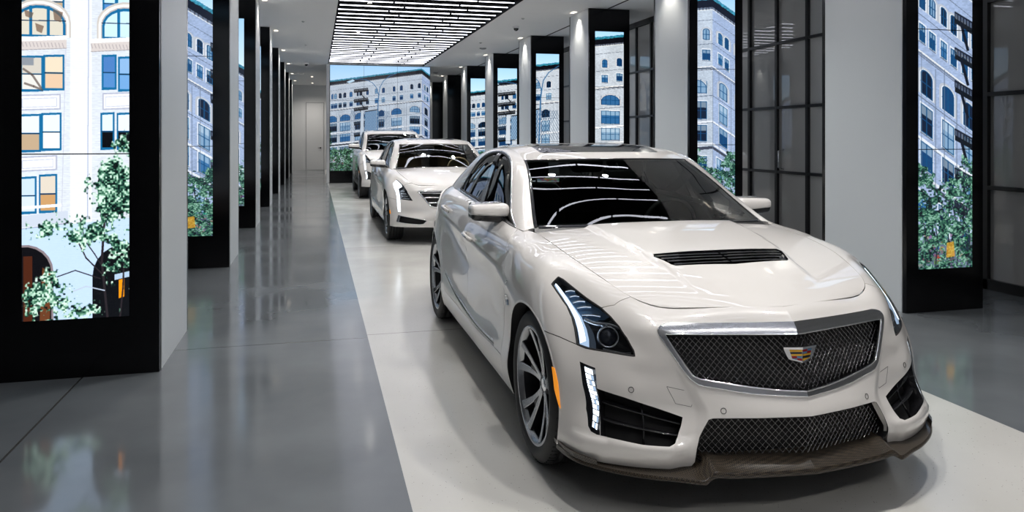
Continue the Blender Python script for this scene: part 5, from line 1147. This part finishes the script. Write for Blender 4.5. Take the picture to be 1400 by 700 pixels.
    wt = M(); ribbon(WS, [(x, .012) for x in np.linspace(0, .68, 8)], .012, .003, 'black_gloss', wt); ribbon(WS, [(.690, v) for v in np.linspace(.015, V1-.01, 16)], .008, .004, 'black_gloss', wt); wt.mirror(); wt.build('windshield_trim', wm)
    if suv: dlo = smooth_line([(2.60, .10), (2.5, .20), (2.25, .27), (1.8, .30), (1.45, .312), (1.13, .312), (.97, .30), (.80, .28), (.64, .245), (.50, .195), (.36, .12), (.22, .05)], 3)+[(.16, .014), (.5, .012), (1., .012), (1.9, .012), (2.5, .014)]
    else: dlo = smooth_line([(2.13, .014), (2.03, .105), (1.93, .178), (1.80, .232), (1.64, .268), (1.45, .290), (1.30, .302), (1.13, .304), (.97, .296), (.80, .278), (.64, .245), (.50, .195), (.36, .12), (.22, .05)], 3)+[(.16, .014), (1., .012), (1.9, .012)]
    greenhouse(e, G, R, WS, dlo, ch='chrome')
    sun = [(0, .30), (.37, .30), (.40, .34), (.40, 1.0), (0, 1.02)]
    rf = centre_pair(panel(R, [(0, 0), (.57, 0), (.57, .6), (.57, 1.2), (.57, 1.75), (0, 1.75)]+sun[::-1], (), 'paint', .06, gap=.0005, th=.02), 'roof', e)
    sg = panel(R, sun, (), 'black_gloss', .08, gap=.002, th=.01, out=-.002); sg.mirror(); sg.build('sunroof', rf)
    if suv:
        rl = M(); rl.tube([tuple(p+np.array((0, 0, .03))) for p in R(np.full(14, .55), np.linspace(.25, 1.55, 14))], .013, 'chrome', 8); both(rl, 'roof_rail', e)
    # rear closing surfaces
    us = np.linspace(4.35 if not suv else 5.0, 6.35, 20); E_ = S(us, np.full(20, .86)); kk = np.linspace(0, 1, 9)
    D = M(); D.grid(np.stack([np.stack([E_[:, 0]*k, E_[:, 1], E_[:, 2]+.02*(1-k*k)*np.minimum(1, E_[:, 0]*2)], 1) for k in kk], 1), 'paint'); D.mirror(); D.build('trunk_lid', e)
    rg = M(); tp = R(np.linspace(0, .57, 9), np.full(9, 1.75)); c8 = c[-1][3]; bt = np.stack([np.linspace(0, c8[0], 9), np.full(9, c8[1]), c8[2]+.015-.02*np.linspace(0, 1, 9)**2], 1)
    rg.grid(np.stack([tp*(1-k)+bt*k+np.array((0, 0, .03*math.sin(PI*k))) for k in kk], 0), 'side_glass'); rg.mirror(); rg.build('rear_window', e)
    # grille
    fr = M(); panel(S, inset(g[1:-1], 0)+[(0, g[-1][1])]+[(0, g[0][1])] if False else g, (), 'gap_black', .05, gap=0, th=0, out=-.03, m=fr)
    P0 = dens(g, .02, False); ribbon(S, P0, .010 if not suv else .012, .012, 'chrome', fr, off=-.002); fr.mirror(); gf = fr.build('grille', e, label='chrome framed grille')
    sl = M(); vt = g[0][1]; vb = g[-1][1]
    for i in range(F.get('bars', 4)):
        f = (i+.6)/F.get('bars', 4); v_ = vt+(vb-vt)*f; um = max(p[0] for p in g)-.02; um = um-F.get('narrow', .10)*f
        ribbon(S, [(x, v_) for x in np.linspace(0, um, 10)], .010, .014, 'satin_chrome' if not suv else 'black_gloss', sl, off=-.016)
    sl.mirror(); sl.build('grille_bars', gf)
    cr = M(); p = S(0, (vt+vb)/2+.02)[0]; crest(cr, 0, p[1]-.012, p[2], .062, fold=.22); cr.build('emblem', gf, label='crest emblem in chrome')
    # fog slot
    fg = panel(S, F['fog'], (), 'gap_black', .04, gap=0, th=0, out=-.04); wall_ring(S, F['fog'], .04, 'black_gloss', fg)
    ribbon(S, dens(F['fog'], .02)+[F['fog'][0]], .004, .004, 'chrome' if not suv else 'black_gloss', fg); fq = both(fg, 'front_intake', e)
    if 'foglamp' in F:
        fl = panel(S, F['foglamp'], (), F.get('fogmt', 'satin_chrome'), .03, gap=0, th=.01, out=-.006)
        for o, s in zip(fq, (1, -1)): (fl if s > 0 else fl.flipped()).build('fog_light', o)
    # headlights
    hb = panel(S, hl, (), 'black_gloss', .03, gap=0, th=0, out=-.035); wall_ring(S, hl, .035, 'gap_black', hb); ho_ = both(hb, 'headlight', e, label='headlight with a long white light strip')
    ld = panel(S, F['led'], (), 'led_white', .03, gap=0, th=.01, out=.003); rf_ = M()
    for a_, b_ in F['cells']: ribbon(S, [a_, b_], .012, .012, 'satin_chrome', rf_, off=-.025)
    gls = panel(S, hl, (), 'lamp_glass', .04, gap=.003, th=0, out=-.001)
    for o, s in zip(ho_, (1, -1)):
        for mm_, nm in ((ld, 'led_strip'), (rf_, 'reflector'), (gls, 'lamp_cover')): (mm_ if s > 0 else mm_.flipped()).build(nm, o)
    # underside, cabin, wheels, mirrors
    X = (lambda a, b: (T['y'](0, a, .3), T['y'](0, b, .3)))
    lo = .27 if suv else .24; q = M(); ya, yb = X(-.5, 3.75); q.box((-.78, ya, lo), (.78, yb, lo+.06), 'black_plastic'); q.box((-.55, X(-.55, 0)[0], lo), (.55, X(0, .42)[1], .70), 'gap_black'); q.box((-.84, X(.42, 0)[0], lo), (.84, X(0, 2.25)[1], .62), 'gap_black'); q.box((-.6, X(2.25, 0)[0], lo), (.6, X(0, 3.6)[1], .9), 'gap_black'); q.build('underbody', e)
    tw = .92 if not suv else .93
    wheels(e, [(-tw, ax), (tw, ax), (-tw, rear_y), (tw, rear_y)], wheelR, .24, wheelR-.085, 5, False, False)
    mirror_part(e, *mirror, s=.95 if not suv else 1.1)
    zb = .12 if suv else .02; q = M(); q.rbox((0, .85, .90+zb), (.72, .24, .09), .06, seatmt if suv else 'seat_dark'); q.build('dashboard', e)
    sw = M(); sw.tube([(.37+.18*math.cos(a), 1.10-.05*math.sin(a), .97+zb+.17*math.sin(a)) for a in np.linspace(0, 2*PI, 24, endpoint=False)], .014, seatmt, 8, closed=True); sw.tube([(.20, 1.10, .97+zb), (.54, 1.10, .97+zb)], .02, seatmt, 6); sw.build('steering_wheel', e)
    seats(e, [(-.38, 1.42), (.38, 1.42), (-.37, 2.35), (.37, 2.35)], seatmt, .52+zb)
    return e
def T_(p, T): return (T['w'](*p), T['y'](*p), T['z'](*p))
SF = dict(headlight=[(1.038,.74),(1.075,.664),(1.04,.61),(1.013,.561),(1.010,.50),(1.014,.447),(.915,.458),(.658,.454),(.670,.54),(.70,.628),(.77,.68),(.851,.716),(.95,.733)],
 led=[(1.036,.728),(1.068,.667),(1.04,.61),(1.008,.563),(1.004,.50),(1.006,.463),(1.015,.35),(1.012,.239),(.966,.236),(.957,.35),(.949,.438),(.932,.561),(.939,.620),(.90,.650),(.85,.680),(.88,.705),(.95,.722)],
 hl_split=([(1.08,.447),(1.014,.447),(.915,.458),(.658,.454),(.670,.54),(.70,.628),(.77,.68),(.80,.70)], [(1.08,.447),(1.014,.447),(1.010,.50),(1.013,.561),(1.04,.61),(1.075,.664),(1.038,.74),(.95,.733),(.851,.716),(.80,.70)]),
 grille=[(0,.605),(.15,.605),(.43,.600),(.44,.585),(.425,.54),(.413,.487),(.396,.422),(.375,.39),(.34,.375),(.258,.366),(0,.345)],
 fog=[(.996,.177),(.85,.160),(.715,.143),(.51,.114),(.46,.100),(.50,.055),(.559,.047),(.782,.060),(.889,.070),(.985,.080)], foglamp=[(.99,.170),(.945,.165),(.935,.085),(.98,.085)],
 marker=[(1.19,.25),(1.165,.25),(1.150,.19),(1.175,.19)], bars=4, narrow=.06, cells=[((.90,.60),(.78,.62)), ((.90,.56),(.75,.57)), ((.89,.52),(.74,.525)), ((.88,.485),(.72,.485))])
UF = dict(headlight=[(1.133,.790),(1.12,.74),(1.05,.68),(.99,.615),(.90,.622),(.79,.635),(.64,.648),(.66,.70),(.74,.745),(.90,.775),(1.05,.795)],
 led=[(1.124,.785),(1.105,.735),(1.04,.67),(.985,.614),(.995,.53),(1.003,.441),(.940,.445),(.935,.54),(.930,.640),(.96,.70),(1.02,.74),(1.07,.775)],
 hl_split=([(1.1,.55),(1.0,.60),(.90,.622),(.79,.635),(.64,.648),(.66,.70),(.71,.735)], [(1.1,.55),(1.0,.60),(1.05,.68),(1.12,.74),(1.133,.790),(1.05,.795),(.90,.775),(.74,.745),(.71,.735)]),
 grille=[(0,.64),(.15,.64),(.46,.635),(.475,.60),(.46,.50),(.43,.42),(.38,.37),(.25,.345),(0,.325)],
 fog=[(1.0,.405),(.90,.403),(.80,.380),(.66,.24),(.70,.17),(.84,.175),(.98,.175)], foglamp=[(.992,.40),(.945,.395),(.94,.19),(.975,.185)], fogmt='led_white',
 marker=[(1.30,.38),(1.27,.38),(1.26,.33),(1.285,.33)], bars=3, narrow=.05, cells=[((.92,.70),(.75,.70)), ((.92,.66),(.72,.665))])
car2 = second_car(SED, (1.91, 11.2, 0), 'white sedan with a tan cabin parked directly behind the front car', SF, .345, -.04, 3.06, 'seat_tan')
car3 = second_car(SUV, (1.95, 19.1, 0), 'tall white crossover parked last before the video wall', UF, .375, -.04, 2.84, 'seat_dark', True, (1.0, .82, 1.27))
